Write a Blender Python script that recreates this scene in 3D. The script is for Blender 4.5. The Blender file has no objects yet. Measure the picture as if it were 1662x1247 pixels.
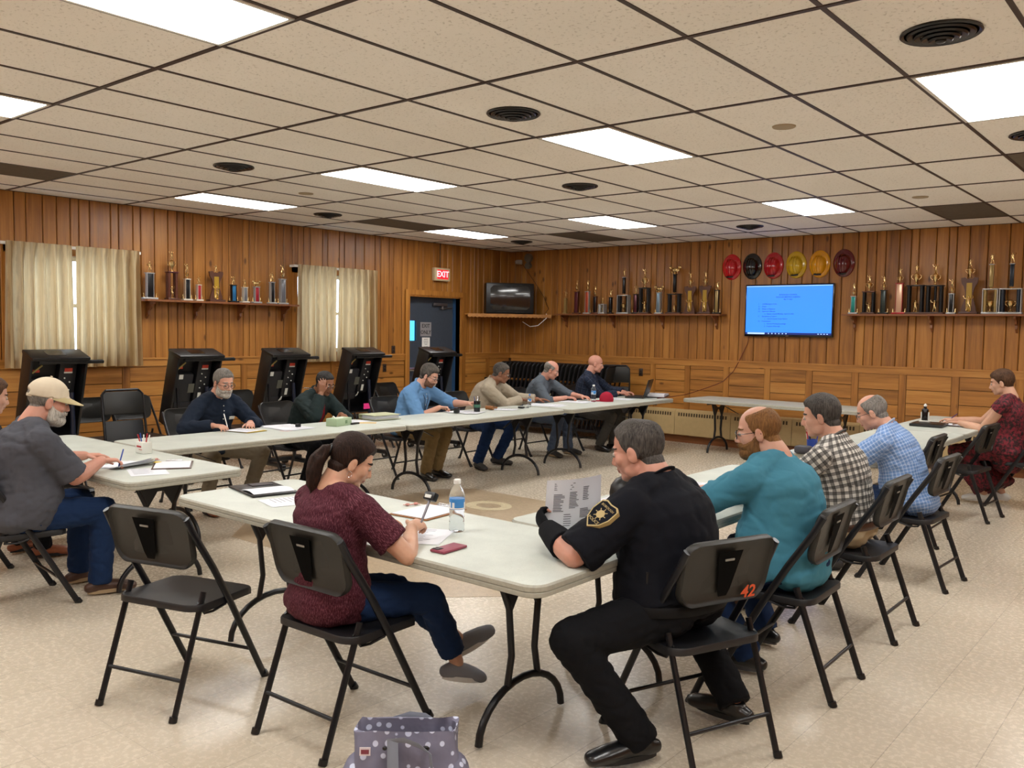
import bpy, bmesh, math, random
import numpy as np
from mathutils import Vector, Matrix, noise
V = Vector
PI = math.pi
random.seed(7)
scene = bpy.context.scene
COL = scene.collection

# ------------------------------------------------------------------ camera
F_PX, YAW, PITCH, ROLL = 1413.37, -0.69125, -0.06227, 0.01588
CAM = V((9.697, -11.645, 1.644))
ca, sa, cb, sb = math.cos(YAW), math.sin(YAW), math.cos(PITCH), math.sin(PITCH)
fwd = V((sa * cb, ca * cb, sb)); rt = V((ca, -sa, 0)); up = rt.cross(fwd)
rt2 = rt * math.cos(ROLL) + up * math.sin(ROLL); up2 = -rt * math.sin(ROLL) + up * math.cos(ROLL)
cam_d = bpy.data.cameras.new('camera'); cam = bpy.data.objects.new('camera', cam_d); COL.objects.link(cam)
cam.matrix_world = Matrix(((rt2.x, up2.x, -fwd.x, CAM.x), (rt2.y, up2.y, -fwd.y, CAM.y), (rt2.z, up2.z, -fwd.z, CAM.z), (0, 0, 0, 1)))
cam_d.sensor_width = 36; cam_d.lens = F_PX / 1662 * 36; cam_d.clip_start = 0.05
scene.camera = cam

# ------------------------------------------------------------------ world, exposure
world = bpy.data.worlds.new('world'); scene.world = world; world.use_nodes = True
wn = world.node_tree; bg = wn.nodes['Background']
bg.inputs[0].default_value = (0.62, 0.80, 1.0, 1); bg.inputs[1].default_value = 10.0
vs = scene.view_settings; vs.view_transform = 'Standard'; vs.look = 'None'; vs.gamma = 1; vs.use_curve_mapping = False
vs.exposure = 0.0
LAMP_STRENGTH = 18.5           # radiance of the fluorescent diffusers
LAMP_COLOR = (1.0, 0.99, 0.965)

# ------------------------------------------------------------------ helpers
def lin(h):
    if isinstance(h, tuple): return h if len(h) == 4 else (*h, 1)
    h = h.lstrip('#'); r = [int(h[i:i + 2], 16) / 255 for i in (0, 2, 4)]
    return tuple([x / 12.92 if x <= .04045 else ((x + .055) / 1.055) ** 2.4 for x in r] + [1])

class NT:
    def __init__(s, name):
        s.m = bpy.data.materials.new(name); s.m.use_nodes = True
        s.t = s.m.node_tree; s.b = s.t.nodes['Principled BSDF']; s.out = s.t.nodes['Material Output']
    def n(s, ty, **k):
        o = s.t.nodes.new(ty)
        for a, v in k.items():
            if a[0] == 'i' and a[1:].isdigit(): s.put(o.inputs[int(a[1:])], v)
            else: setattr(o, a, v)
        return o
    def put(s, sock, v):
        if isinstance(v, bpy.types.NodeSocket): s.t.links.new(v, sock)
        else: sock.default_value = v
    def coord(s, which='Object'): return s.n('ShaderNodeTexCoord').outputs[which]
    def mapping(s, vec, sc): return s.n('ShaderNodeMapping', i0=vec, i3=sc).outputs[0]
    def noise(s, vec, scale, detail=3, rough=.5): return s.n('ShaderNodeTexNoise', i0=vec, i2=scale, i3=detail, i4=rough).outputs[0]
    def math(s, op, a, b=0.0, c=0.0): return s.n('ShaderNodeMath', operation=op, i0=a, i1=b, i2=c).outputs[0]
    def ramp(s, f, stops):
        o = s.n('ShaderNodeValToRGB', i0=f); cr = o.color_ramp
        while len(cr.elements) < len(stops): cr.elements.new(.5)
        for e, (p, c) in zip(cr.elements, stops): e.position = p; e.color = lin(c)
        return o.outputs[0]
    def mix(s, f, a, b, mode='MIX'):
        o = s.n('ShaderNodeMix', data_type='RGBA', blend_type=mode)
        s.put(o.inputs[0], f); s.put(o.inputs[6], a); s.put(o.inputs[7], b); return o.outputs[2]
    def bump(s, h, st, dist=.01): s._bump(h, st, dist)
    def _bump(s, h, st, dist):
        o = s.n('ShaderNodeBump'); o.inputs['Strength'].default_value = st; o.inputs['Distance'].default_value = dist
        s.put(o.inputs['Height'], h); s.put(s.b.inputs['Normal'], o.outputs[0])
    def base(s, v): s.put(s.b.inputs['Base Color'], v)
    def set(s, **k):
        for a, v in k.items(): s.put(s.b.inputs[a.replace('_', ' ')], v)

MATS = {}
def mat(name, col, rough=.5, metal=0, var=0.0, vscale=20, bump=0, bscale=200, coat=0, emit=None, es=1, trans=0, alpha=1, spec=.5):
    if name in MATS: return MATS[name]
    q = NT(name); c = lin(col); q.set(Roughness=rough, Metallic=metal); q.b.inputs['Specular IOR Level'].default_value = spec
    co = q.coord()
    if var:
        f = q.noise(co, vscale, 4)
        d = tuple(max(0, x * (1 - var)) for x in c[:3]) + (1,); l = tuple(min(1, x * (1 + var)) for x in c[:3]) + (1,)
        q.base(q.ramp(f, [(.3, d), (.7, l)]))
    else: q.base(c)
    if bump: q.bump(q.noise(co, bscale, 3), bump, .003)
    if coat: q.set(Coat_Weight=coat); q.b.inputs['Coat Roughness'].default_value = .15
    if emit: q.b.inputs['Emission Color'].default_value = lin(emit); q.b.inputs['Emission Strength'].default_value = es
    if trans: q.set(Transmission_Weight=trans)
    if alpha < 1: q.set(Alpha=alpha)
    MATS[name] = q.m; return q.m

class MB:
    """collects shapes into one mesh"""
    def __init__(s): s.v = []; s.f = []; s.m = []; s.sm = []; s.M = Matrix.Identity(4); s.mi = 0
    def add(s, vs, fs, smooth=False):
        o = len(s.v); M = s.M
        s.v += [tuple(M @ V(p)) for p in vs]
        flip = M.determinant() < 0
        for f in fs:
            g = tuple(i + o for i in f); s.f.append(g[::-1] if flip else g); s.m.append(s.mi); s.sm.append(smooth)
        return s
    def box(s, c, d, R=None, bev=0):
        hx, hy, hz = d[0] / 2, d[1] / 2, d[2] / 2
        if bev:
            bm = bmesh.new(); bmesh.ops.create_cube(bm, size=1)
            for v in bm.verts: v.co = V((v.co.x * d[0], v.co.y * d[1], v.co.z * d[2]))
            bmesh.ops.bevel(bm, geom=bm.edges[:], offset=min(bev, .45 * min(d)), segments=2, profile=.5, affect='EDGES')
            vs = [v.co.copy() for v in bm.verts]; bm.verts.index_update(); fs = [tuple(v.index for v in f.verts) for f in bm.faces]; bm.free()
        else:
            vs = [V((x, y, z)) for x in (-hx, hx) for y in (-hy, hy) for z in (-hz, hz)]
            fs = [(0, 1, 3, 2), (4, 6, 7, 5), (0, 4, 5, 1), (2, 3, 7, 6), (0, 2, 6, 4), (1, 5, 7, 3)]
        if R is not None: vs = [R @ v for v in vs]
        return s.add([v + V(c) for v in vs], fs, bool(bev))
    def b2(s, x0, x1, y0, y1, z0, z1, bev=0): return s.box(((x0 + x1) / 2, (y0 + y1) / 2, (z0 + z1) / 2), (abs(x1 - x0), abs(y1 - y0), abs(z1 - z0)), None, bev)
    def sweep(s, pts, rad, ref=(1, 0, 0), n=14, cap=True, closed=False):
        pts = [V(p) for p in pts]; N = len(pts); rings = []; prev = V(ref)
        if not isinstance(rad, (list, tuple)): rad = [rad] * N
        rad = [(r, r) if not isinstance(r, (list, tuple)) else r for r in rad]
        def ring(c, t, a, b):
            nonlocal prev
            x = prev - t * prev.dot(t)
            if x.length < 1e-4: x = t.orthogonal()
            x.normalize(); prev = x; y = t.cross(x)
            return [c + x * (a * math.cos(2 * PI * k / n)) + y * (b * math.sin(2 * PI * k / n)) for k in range(n)]
        T = []
        for i in range(N):
            if closed: t = pts[(i + 1) % N] - pts[i - 1]
            else: t = pts[min(i + 1, N - 1)] - pts[max(i - 1, 0)]
            T.append(t.normalized() if t.length > 1e-9 else V((0, 0, 1)))
        rnd = cap == 'round'
        if rnd:
            a, b = rad[0]; r = min(a, b)
            for u in (.92, .6): rings.append(ring(pts[0] - T[0] * r * u, T[0], a * math.sqrt(1 - u * u), b * math.sqrt(1 - u * u)))
        for i in range(N): rings.append(ring(pts[i], T[i], *rad[i]))
        if rnd:
            a, b = rad[-1]; r = min(a, b)
            for u in (.6, .92): rings.append(ring(pts[-1] + T[-1] * r * u, T[-1], a * math.sqrt(1 - u * u), b * math.sqrt(1 - u * u)))
        vs = [p for r in rings for p in r]; fs = []; R = len(rings)
        for i in range(R if closed else R - 1):
            for k in range(n):
                a, b = i * n + k, i * n + (k + 1) % n; c, d = ((i + 1) % R) * n + (k + 1) % n, ((i + 1) % R) * n + k
                fs.append((a, b, c, d))
        if cap and not closed: fs += [tuple(range(n))[::-1], tuple((R - 1) * n + k for k in range(n))]
        return s.add(vs, fs, True)
    def cyl(s, a, b, r, n=14, r2=None): return s.sweep([a, b], [r, r if r2 is None else r2], n=n)
    def lathe(s, prof, c=(0, 0, 0), n=20):
        vs = []; fs = []; c = V(c)
        for r, z in prof: vs += [c + V((r * math.cos(2 * PI * k / n), r * math.sin(2 * PI * k / n), z)) for k in range(n)]
        for i in range(len(prof) - 1):
            for k in range(n): fs.append((i * n + k, i * n + (k + 1) % n, (i + 1) * n + (k + 1) % n, (i + 1) * n + k))
        fs += [tuple(range(n))[::-1], tuple((len(prof) - 1) * n + k for k in range(n))]
        return s.add(vs, fs, True)
    def ell(s, c, r, R=None, n=14, m=9):
        vs = []; fs = []; c = V(c)
        for i in range(1, m):
            th = PI * i / m
            for k in range(n):
                p = V((r[0] * math.sin(th) * math.cos(2 * PI * k / n), r[1] * math.sin(th) * math.sin(2 * PI * k / n), -r[2] * math.cos(th)))
                vs.append(c + (R @ p if R is not None else p))
        a = V((0, 0, -r[2])); b = V((0, 0, r[2])); vs += [c + (R @ a if R is not None else a), c + (R @ b if R is not None else b)]
        A = len(vs) - 2; B = A + 1
        for i in range(m - 2):
            for k in range(n): fs.append((i * n + k, i * n + (k + 1) % n, (i + 1) * n + (k + 1) % n, (i + 1) * n + k))
        for k in range(n): fs += [(A, (k + 1) % n, k), (B, (m - 2) * n + k, (m - 2) * n + (k + 1) % n)]
        return s.add(vs, fs, True)
    def prism(s, poly, z0, z1, M=None):
        n = len(poly); vs = [V((x, y, z0)) for x, y in poly] + [V((x, y, z1)) for x, y in poly]
        if M is not None: vs = [M @ v for v in vs]
        return s.add(vs, [tuple(range(n))[::-1], tuple(range(n, 2 * n))] + [(i, (i + 1) % n, n + (i + 1) % n, n + i) for i in range(n)])
    def text(s, txt, size, M, ext=.001, align='CENTER', bold=0):
        c = bpy.data.curves.new('t', 'FONT'); c.body = txt; c.size = size; c.extrude = ext; c.align_x = align; c.align_y = 'CENTER'; c.offset = bold; c.resolution_u = 2
        o = bpy.data.objects.new('t', c); me = bpy.data.meshes.new_from_object(o)
        s.add([M @ v.co for v in me.vertices], [tuple(p.vertices) for p in me.polygons])
        bpy.data.objects.remove(o); bpy.data.curves.remove(c); bpy.data.meshes.remove(me); return s
    def build(s, name, mats, parent=None, loc=None, rz=None, sharp=True):
        me = bpy.data.meshes.new(name); me.from_pydata(s.v, [], s.f)
        if not isinstance(mats, (list, tuple)): mats = [mats]
        for m in mats: me.materials.append(m)
        me.polygons.foreach_set('material_index', s.m); me.polygons.foreach_set('use_smooth', s.sm)
        me.update()
        if sharp and any(s.sm): me.set_sharp_from_angle(angle=math.radians(40))
        o = bpy.data.objects.new(name, me); COL.objects.link(o)
        if parent: o.parent = parent
        if loc is not None: o.location = loc
        if rz is not None: o.rotation_euler = (0, 0, rz)
        return o

def tag(o, label=None, cat=None, group=None, kind=None):
    if label: o['label'] = label
    if cat: o['category'] = cat
    if group: o['group'] = group
    if kind: o['kind'] = kind
    return o
def empty(name, loc=(0, 0, 0), rz=0, label=None, cat=None, group=None):
    o = bpy.data.objects.new(name, None); COL.objects.link(o); o.location = loc; o.rotation_euler = (0, 0, rz); o.empty_display_size = .05
    return tag(o, label, cat, group)
def dup(src, loc, rz, label, group=None):
    def cp(o, par):
        c = o.copy(); COL.objects.link(c); c.parent = par
        for ch in KIDS.get(o.name, []): cp(ch, c)
        return c
    r = cp(src, None); r.location = loc; r.rotation_euler = (0, 0, rz); r['label'] = label
    if group: r['group'] = group
    return r
KIDS = {}
def note_kids():
    KIDS.clear()
    for o in bpy.data.objects:
        if o.parent: KIDS.setdefault(o.parent.name, []).append(o)
def Rz(a): return Matrix.Rotation(a, 3, 'Z')
def Rx(a): return Matrix.Rotation(a, 3, 'X')
def Ry(a): return Matrix.Rotation(a, 3, 'Y')
def T4(loc, R=None): return Matrix.Translation(V(loc)) @ (R.to_4x4() if R is not None else Matrix.Identity(4))

# ------------------------------------------------------------------ materials of the room
def wood_mat(name, axis, dark, mid, light, rough=.38):
    q = NT(name); co = q.coord()
    isl = q.n('ShaderNodeNewGeometry').outputs['Random Per Island']
    off = q.n('ShaderNodeCombineXYZ', i0=q.math('MULTIPLY', isl, 7.3), i1=q.math('MULTIPLY', isl, 3.1), i2=q.math('MULTIPLY', isl, 5.7)).outputs[0]
    v = q.n('ShaderNodeVectorMath', operation='ADD', i0=co, i1=off).outputs[0]
    sc = {'z': (16, 16, 1.1), 'y': (16, 1.1, 16), 'x': (1.1, 16, 16)}[axis]; sf = {'z': (90, 90, 2.5), 'y': (90, 2.5, 90), 'x': (2.5, 90, 90)}[axis]
    g1 = q.noise(q.mapping(v, sc), 1.0, 5, .6); g2 = q.noise(q.mapping(v, sf), 1.0, 3, .6)
    f = q.math('ADD', q.math('MULTIPLY', g1, .6), q.math('MULTIPLY', g2, .25)); f = q.math('ADD', f, q.math('MULTIPLY', q.math('SUBTRACT', isl, .5), .15))
    colr = q.ramp(f, [(.22, dark), (.45, mid), (.68, light)])
    kn = q.n('ShaderNodeTexVoronoi', i0=q.mapping(v, {'z': (5, 5, 2.2), 'y': (5, 2.2, 5), 'x': (2.2, 5, 5)}[axis]), i2=1.0).outputs['Distance']
    km = q.ramp(kn, [(.05, '#ffffff'), (.12, '#000000')])
    q.base(q.mix(q.math('MULTIPLY', km, .75), colr, lin('#3f2008')))
    q.set(Roughness=q.math('ADD', q.math('MULTIPLY', g1, .15), rough - .07)); q.bump(g2, .12, .002); MATS[name] = q.m; return q.m
W_V = wood_mat('pine_vertical', 'z', '#6f4319', '#a26a2c', '#c08840')
W_X = wood_mat('pine_boards_x', 'x', '#774b1d', '#ad7434', '#c69149')
W_Y = wood_mat('pine_boards_y', 'y', '#774b1d', '#ad7434', '#c69149')
W_D = wood_mat('walnut_trim', 'x', '#55301a', '#7f4c28', '#96633a')
M_GROOVE = mat('groove_dark_wood', '#4a2c12', .8)  # dark brown wood of the backing walls, seen between the planks
BLK = mat('black_plastic', '#0f0f11', .36, bump=.15, bscale=600)
BLKSHINY = mat('black_gloss', '#0d0d10', .15)
FRAME = mat('charcoal_paint', '#17171b', .35, metal=.2)
SILV = mat('chrome', '#c9c9cc', .22, metal=1)
WHITE = mat('white_paint', '#e6e4de', .5)

def floor_mat():
    q = NT('vinyl_tile'); co = q.coord('Object'); s = .3048
    sep = q.n('ShaderNodeSeparateXYZ', i0=co)
    u = q.math('SUBTRACT', q.math('DIVIDE', sep.outputs[0], s), .59 - 50); w = q.math('SUBTRACT', q.math('DIVIDE', sep.outputs[1], s), .16 - 80)
    fu, fw = q.math('FRACT', u), q.math('FRACT', w); iu, iw = q.math('FLOOR', u), q.math('FLOOR', w)
    eu = q.math('ABSOLUTE', q.math('SUBTRACT', fu, .5)); ew = q.math('ABSOLUTE', q.math('SUBTRACT', fw, .5))
    lu = q.math('GREATER_THAN', eu, .494); lw = q.math('GREATER_THAN', ew, .495)
    line = q.math('MAXIMUM', lu, q.math('MULTIPLY', lw, .6))
    rnd = q.n('ShaderNodeTexWhiteNoise', noise_dimensions='3D', i0=q.n('ShaderNodeCombineXYZ', i0=iu, i1=iw).outputs[0]).outputs[0]
    a = q.noise(co, 42, 4, .65); b = q.noise(co, 1.3, 3, .5); fl = q.noise(co, 170, 2, .5)
    c = q.ramp(q.math('ADD', q.math('ADD', q.math('MULTIPLY', a, .5), q.math('MULTIPLY', b, .35)), q.math('MULTIPLY', rnd, .15)), [(.3, '#c3b7a3'), (.5, '#c9bdaa'), (.7, '#cfc4b1')])
    speck = q.ramp(fl, [(.64, '#000000'), (.70, '#ffffff')])
    c = q.mix(q.math('MULTIPLY', speck, .35), c, lin('#94846a'))
    q.base(q.mix(q.math('MULTIPLY', line, .5), c, lin('#5f513c')))
    q.set(Roughness=q.math('ADD', q.math('MULTIPLY', a, .10), .22)); q.b.inputs['Specular IOR Level'].default_value = .45
    q.bump(q.math('MULTIPLY', line, -1.0), .15, .002); return q.m
def floor2(name, c0, c1, sp):
    q = NT(name); co = q.coord(); fl = q.noise(co, 150, 2)
    q.base(q.mix(q.math('MULTIPLY', q.ramp(fl, [(.55, '#000000'), (.66, '#ffffff')]), .6), q.ramp(q.noise(co, 25, 4), [(.35, c0), (.65, c1)]), lin(sp)))
    q.set(Roughness=.3); return q.m
def ceil_mat():
    q = NT('acoustic_tile'); co = q.coord()
    a = q.noise(q.mapping(co, (1, 1, .3)), 55, 3, .6); pit = q.ramp(a, [(.34, '#ffffff'), (.41, '#000000')])
    b = q.noise(co, .9, 3)
    c = q.ramp(b, [(.3, '#efeae1'), (.7, '#f6f1e9')])
    q.base(q.mix(q.math('MULTIPLY', pit, .35), c, lin('#a09482'))); q.set(Roughness=.9); q.bump(q.math('MULTIPLY', pit, -1.0), .5, .004); return q.m

# ------------------------------------------------------------------ room shell
RX1, RY0, H = 12.6, -15.2, 2.98
mb = MB(); mb.b2(-.2, RX1 + .2, RY0 - .2, .2, -.12, 0); tag(mb.build('floor', floor_mat()), kind='structure')
# Maltese-cross inlay in the floor
CX, CY, S = 4.9, -6.45, 1.42
cross = []
for k in range(4):
    a = k * PI / 2
    for (x, y) in ((-1.15, .98), (-.98, 1.0), (-.4, 1.0), (.4, 1.0), (.98, 1.0), (1.15, .98)):
        x, y = x * S * .98, y * S
        cross.append((CX + x * math.cos(a) + y * math.sin(a), CY - x * math.sin(a) + y * math.cos(a)))
oct_ = []
for k in range(4):
    a = k * PI / 2
    for (x, y) in ((-.80, 1.0), (.80, 1.0)):
        oct_.append((CX + (x * math.cos(a) + y * math.sin(a)) * S, CY + (-x * math.sin(a) + y * math.cos(a)) * S))
mb = MB(); mb.prism(oct_, .0005, .002); tag(mb.build('floor_inlay', floor2('inlay_tan', '#a8947a', '#b8a58a', '#7f6b50')), kind='structure')
mb = MB()
for (x, y) in ((4.42, -5.58), (5.4, -7.35), (3.95, -7.0), (5.95, -6.0)):
    pts = [(x + .23 * math.cos(t * PI / 14), y + .2 * math.sin(t * PI / 14)) for t in range(28)]; inn = [(x + .13 * math.cos(t * PI / 14), y + .1 * math.sin(t * PI / 14)) for t in range(28)]
    mb.add([V((a, b, .003)) for a, b in pts + inn], [(i, (i + 1) % 28, 28 + (i + 1) % 28, 28 + i) for i in range(28)])
    if y < -7: mb.b2(x - .75, x + .5, y + .0, y + .16, .002, .003)
tag(mb.build('floor_inlay_ring', floor2('inlay_cream', '#cbbd9d', '#d5c8a9', '#a6946e')), kind='structure')
mb = MB(); mb.b2(-.2, RX1 + .2, RY0 - .2, .2, H, H + .1); ceiling = tag(mb.build('ceiling', ceil_mat()), kind='structure')
TX, TY = .6096, 1.2192
def gx(i): return 6.5 + TX * i
def gy(j): return -9.27 + TY * j
mb = MB()
for i in range(-10, 11):
    if 0 < gx(i) < RX1: mb.b2(gx(i) - .0115, gx(i) + .0115, RY0, 0, H - .004, H)
for j in range(-5, 8):
    if RY0 < gy(j) < 0: mb.b2(0, RX1, gy(j) - .013, gy(j) + .013, H - .006, H)
mb.b2(0, .025, RY0, 0, H - .006, H); mb.b2(0, RX1, -.025, 0, H - .006, H)
tag(mb.build('ceiling_grid', mat('grid_brown', '#35221c', .5)), kind='structure')
mb = MB()
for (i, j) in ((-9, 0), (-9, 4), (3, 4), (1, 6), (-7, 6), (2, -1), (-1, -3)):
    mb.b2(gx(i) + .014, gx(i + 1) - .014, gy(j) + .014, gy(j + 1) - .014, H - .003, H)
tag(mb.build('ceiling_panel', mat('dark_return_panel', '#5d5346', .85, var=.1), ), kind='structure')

def planks(mb, axis, a0, a1, z0, z1, openings=(), rev=1, seed=1):
    rnd = random.Random(seed); p = a0
    while p < a1:
        w = rnd.choice((.09, .115, .14, .165, .2, .23)); q = min(p + w, a1)
        segs = [(z0, z1)]; c = (p + q) / 2
        for (o0, o1, oz0, oz1) in openings:
            if o0 < c < o1:
                segs = [s for (s0, s1) in segs for s in ((s0, min(s1, oz0)), (max(s0, oz1), s1)) if s[1] - s[0] > .02]
        for (s0, s1) in segs:
            t = .018; g = .0035; e = .007
            A, B = p + g, q - g
            prof = [(A, 0), (A, t - e), (A + e, t), (B - e, t), (B, t - e), (B, 0)]
            if axis == 'x': vs = [V((u, -rev * d, z)) for z in (s0, s1) for u, d in prof]
            else: vs = [V((rev * d, u, z)) for z in (s0, s1) for u, d in prof]
            fs = [(i, i + 1, i + 7, i + 6) for i in range(5)] + [(0, 1, 2, 3, 4, 5), (6, 7, 8, 9, 10, 11)]
            mb.add(vs, fs)
        p = q
def planks_obj(mb, name):
    o = mb.build(name, W_V); me = o.data; b = bmesh.new(); b.from_mesh(me); bmesh.ops.recalc_face_normals(b, faces=b.faces); b.to_mesh(me); b.free(); return tag(o, kind='structure')
WIN = [(-8.0, -6.80, 1.30, 2.36), (-4.48, -3.26, 1.30, 2.36)]
DOOR = (-2.42, -1.28, 0, 2.13)
OPN = WIN + [DOOR]
RAIL = 1.20
mb = MB(); planks(mb, 'x', 0, RX1, RAIL + .05, H, seed=4)
mb.M = Matrix.Translation((0, 0, 0)); planks_obj(mb, 'wall_back_planks')
mb = MB(); planks(mb, 'y', RY0, 0, RAIL + .05, H, OPN, seed=9); planks_obj(mb, 'wall_left_planks')
mb = MB(); mb.M = Matrix.Translation((RX1, 0, 0)); planks(mb, 'y', RY0, 0, 0, H, rev=-1, seed=3); planks_obj(mb, 'wall_right_planks')
mb = MB(); mb.M = Matrix.Translation((0, RY0, 0)); planks(mb, 'x', 0, RX1, 0, H, rev=-1, seed=5); planks_obj(mb, 'wall_front_planks')
# backing walls
mb = MB(); mb.b2(-.2, RX1 + .2, 0, .2, 0, H); tag(mb.build('wall_back', M_GROOVE), kind='structure')
mb = MB(); mb.b2(RX1, RX1 + .2, RY0, 0, 0, H); tag(mb.build('wall_right', M_GROOVE), kind='structure')
mb = MB(); mb.b2(-.2, RX1 + .2, RY0 - .2, RY0, 0, H); tag(mb.build('wall_front', M_GROOVE), kind='structure')
mb = MB(); ys = sorted({RY0, 0} | {o[0] for o in OPN} | {o[1] for o in OPN})
for a, b in zip(ys[:-1], ys[1:]):
    o = [q for q in OPN if q[0] <= a and b <= q[1]]
    if o:
        if o[0][2] > 0: mb.b2(-.2, 0, a, b, 0, o[0][2])
        mb.b2(-.2, 0, a, b, o[0][3], H)
    else: mb.b2(-.2, 0, a, b, 0, H)
tag(mb.build('wall_left', M_GROOVE), kind='structure')

# wainscot: horizontal boards between stiles
def wainscot(name, axis, a0, a1, stiles, z0, seed, skip=()):
    mb = MB(); rnd = random.Random(seed)
    def bx(u0, u1, z0_, z1_, t):
        for (s0, s1) in skip:
            if u1 > s0 and u0 < s1:
                if u0 < s0 - .03: bx(u0, s0, z0_, z1_, t)
                if u1 > s1 + .03: bx(s1, u1, z0_, z1_, t)
                return
        if axis == 'x': mb.b2(u0, u1, -t, 0, z0_, z1_)
        else: mb.b2(0, t, u0, u1, z0_, z1_)
    edges = [a0] + stiles + [a1]
    for e0, e1 in zip(edges[:-1], edges[1:]):
        z = z0
        while z < RAIL - .06:
            z2 = min(z + rnd.choice((.155, .17, .185)), RAIL - .045)
            if RAIL - .045 - z2 < .05: z2 = RAIL - .045
            bx(e0 + .047, e1 - .047, z + .004, z2 - .004, .018); z = z2
    o = mb.build(name, W_X if axis == 'x' else W_Y); tag(o, kind='structure')
    mb = MB()
    for s in stiles: mb.b2(*((s - .042, s + .042, -.024, 0) if axis == 'x' else (0, .024, s - .042, s + .042)), z0, RAIL - .045)
    tag(mb.build(name + '_stiles', W_V), kind='structure')
    mb = MB(); bx(a0, a1, RAIL - .045, RAIL + .05, .03); bx(a0, a1, RAIL + .035, RAIL + .055, .042)
    tag(mb.build('trim_' + ('1' if axis == 'x' else '2'), W_X if axis == 'x' else W_Y), kind='structure')
wainscot('wall_back_wainscot', 'x', 0, RX1, [.9, 1.6, 2.25, 2.87, 3.46, 4.08, 4.7, 5.29, 5.9, 6.49, 7.1, 7.79, 8.5, 9.2, 9.9, 10.6, 11.3, 12.0], .1, 2)
wainscot('wall_left_wainscot', 'y', RY0, 0, [-14, -13, -12, -11, -10, -9.1, -8.3, -7.55, -6.83, -6.1, -5.3, -4.6, -3.87, -3.2, -.6], .1, 6, skip=((DOOR[0] - .1, DOOR[1] + .1),))
mb = MB(); mb.b2(0, RX1, -.02, 0, 0, .1); tag(mb.build('baseboard_back', W_D), kind='structure')
mb = MB(); mb.b2(0, .02, RY0, DOOR[0] - .09, 0, .1); mb.b2(0, .02, DOOR[1] + .09, 0, 0, .1); tag(mb.build('baseboard_left', W_D), kind='structure')

# windows
GLASS = NT('window_glass'); GLASS.set(Transmission_Weight=1.0, Roughness=.02); GLASS.b.inputs['IOR'].default_value = 1.05; GLASS = GLASS.m
for k, (y0, y1, z0, z1) in enumerate(WIN):
    w = tag(bpy.data.objects.new('window_%d' % (k + 1), None), kind='structure'); COL.objects.link(w); w.location = (-.1, (y0 + y1) / 2, z0)
    hw, hh = (y1 - y0) / 2, z1 - z0; mb = MB()
    for a, b in ((-hw, -hw + .05), (hw - .05, hw)): mb.b2(-.04, .04, a, b, 0, hh)
    mb.b2(-.04, .04, -hw, hw, 0, .05); mb.b2(-.04, .04, -hw, hw, hh - .05, hh); mb.b2(-.03, .03, -hw, hw, hh * .48, hh * .52)
    mb.build('window_frame', WHITE, w)
    mb = MB(); mb.b2(-.005, .0, -hw + .04, hw - .04, .04, hh - .04); mb.build('glass_pane', GLASS, w)
    mb = MB()
    for a, b in ((-hw - .09, -hw), (hw, hw + .09)): mb.b2(.1, .125, a, b, -.06, hh + .09)
    mb.b2(.1, .125, -hw - .09, hw + .09, hh, hh + .09); mb.b2(.05, .16, -hw - .09, hw + .09, -.03, 0, .004); mb.build('window_casing', W_V, w)

# door
dr = tag(bpy.data.objects.new('door_1', None), kind='structure'); COL.objects.link(dr); dr.location = (0, 0, 0)
y0, y1, _, z1 = DOOR
mb = MB()
mb.b2(-.2, .03, y0 - .09, y0, 0, z1 + .09); mb.b2(-.2, .03, y1, y1 + .09, 0, z1 + .09); mb.b2(-.2, .03, y0, y1, z1, z1 + .09)
mb.b2(.03, .045, y0 - .1, y0 - .02, 0, z1 + .1); mb.b2(.03, .045, y1 + .02, y1 + .1, 0, z1 + .1); mb.b2(.03, .045, y0 - .02, y1 + .02, z1 + .02, z1 + .1)
mb.build('door_frame', W_V, dr)
DBL = mat('door_slate', '#39424e', .45, var=.06)
LZ0, LZ1, LY0, LY1 = 1.45, 1.76, -2.33, -2.15
mb = MB(); X0, X1 = -.15, -.105
mb.b2(X0, X1, y0 + .01, y1 - .06, 0, LZ0); mb.b2(X0, X1, y0 + .01, y1 - .06, LZ1, z1); mb.b2(X0, X1, y0 + .01, LY0, LZ0, LZ1); mb.b2(X0, X1, LY1, y1 - .06, LZ0, LZ1)
mb.build('door_panel', DBL, dr)
mb = MB(); mb.b2(-.16, -.09, y1 - .06, y1, 0, z1); mb.build('door_jamb', mat('door_jamb_blue', '#2c4a6e', .35), dr)
TINT = NT('tinted_glass'); TINT.set(Transmission_Weight=1.0, Roughness=.05); TINT.b.inputs['IOR'].default_value = 1.05; TINT.base((.03, .12, .17, 1))
mb = MB(); mb.b2(-.13, -.125, LY0, LY1, LZ0, LZ1); mb.build('glass_pane', TINT.m, dr)
mb = MB(); mb.b2(-.105, -.06, -1.82, -1.5, 2.0, 2.05, .008); mb.cyl((-.08, -1.6, 2.0), (-.08, -1.6, 1.95), .02); mb.cyl((-.08, -1.66, 1.96), (-.1, -1.36, 1.98), .012); mb.build('door_closer', mat('closer_steel', '#6f6f72', .35, metal=.8), dr)
mb = MB(); mb.b2(-.105, -.06, y0 + .05, y1 - .12, .98, 1.04, .01); mb.build('push_bar', SILV, dr)
dark = mat('sign_ink', '#17171a', .6)
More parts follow.
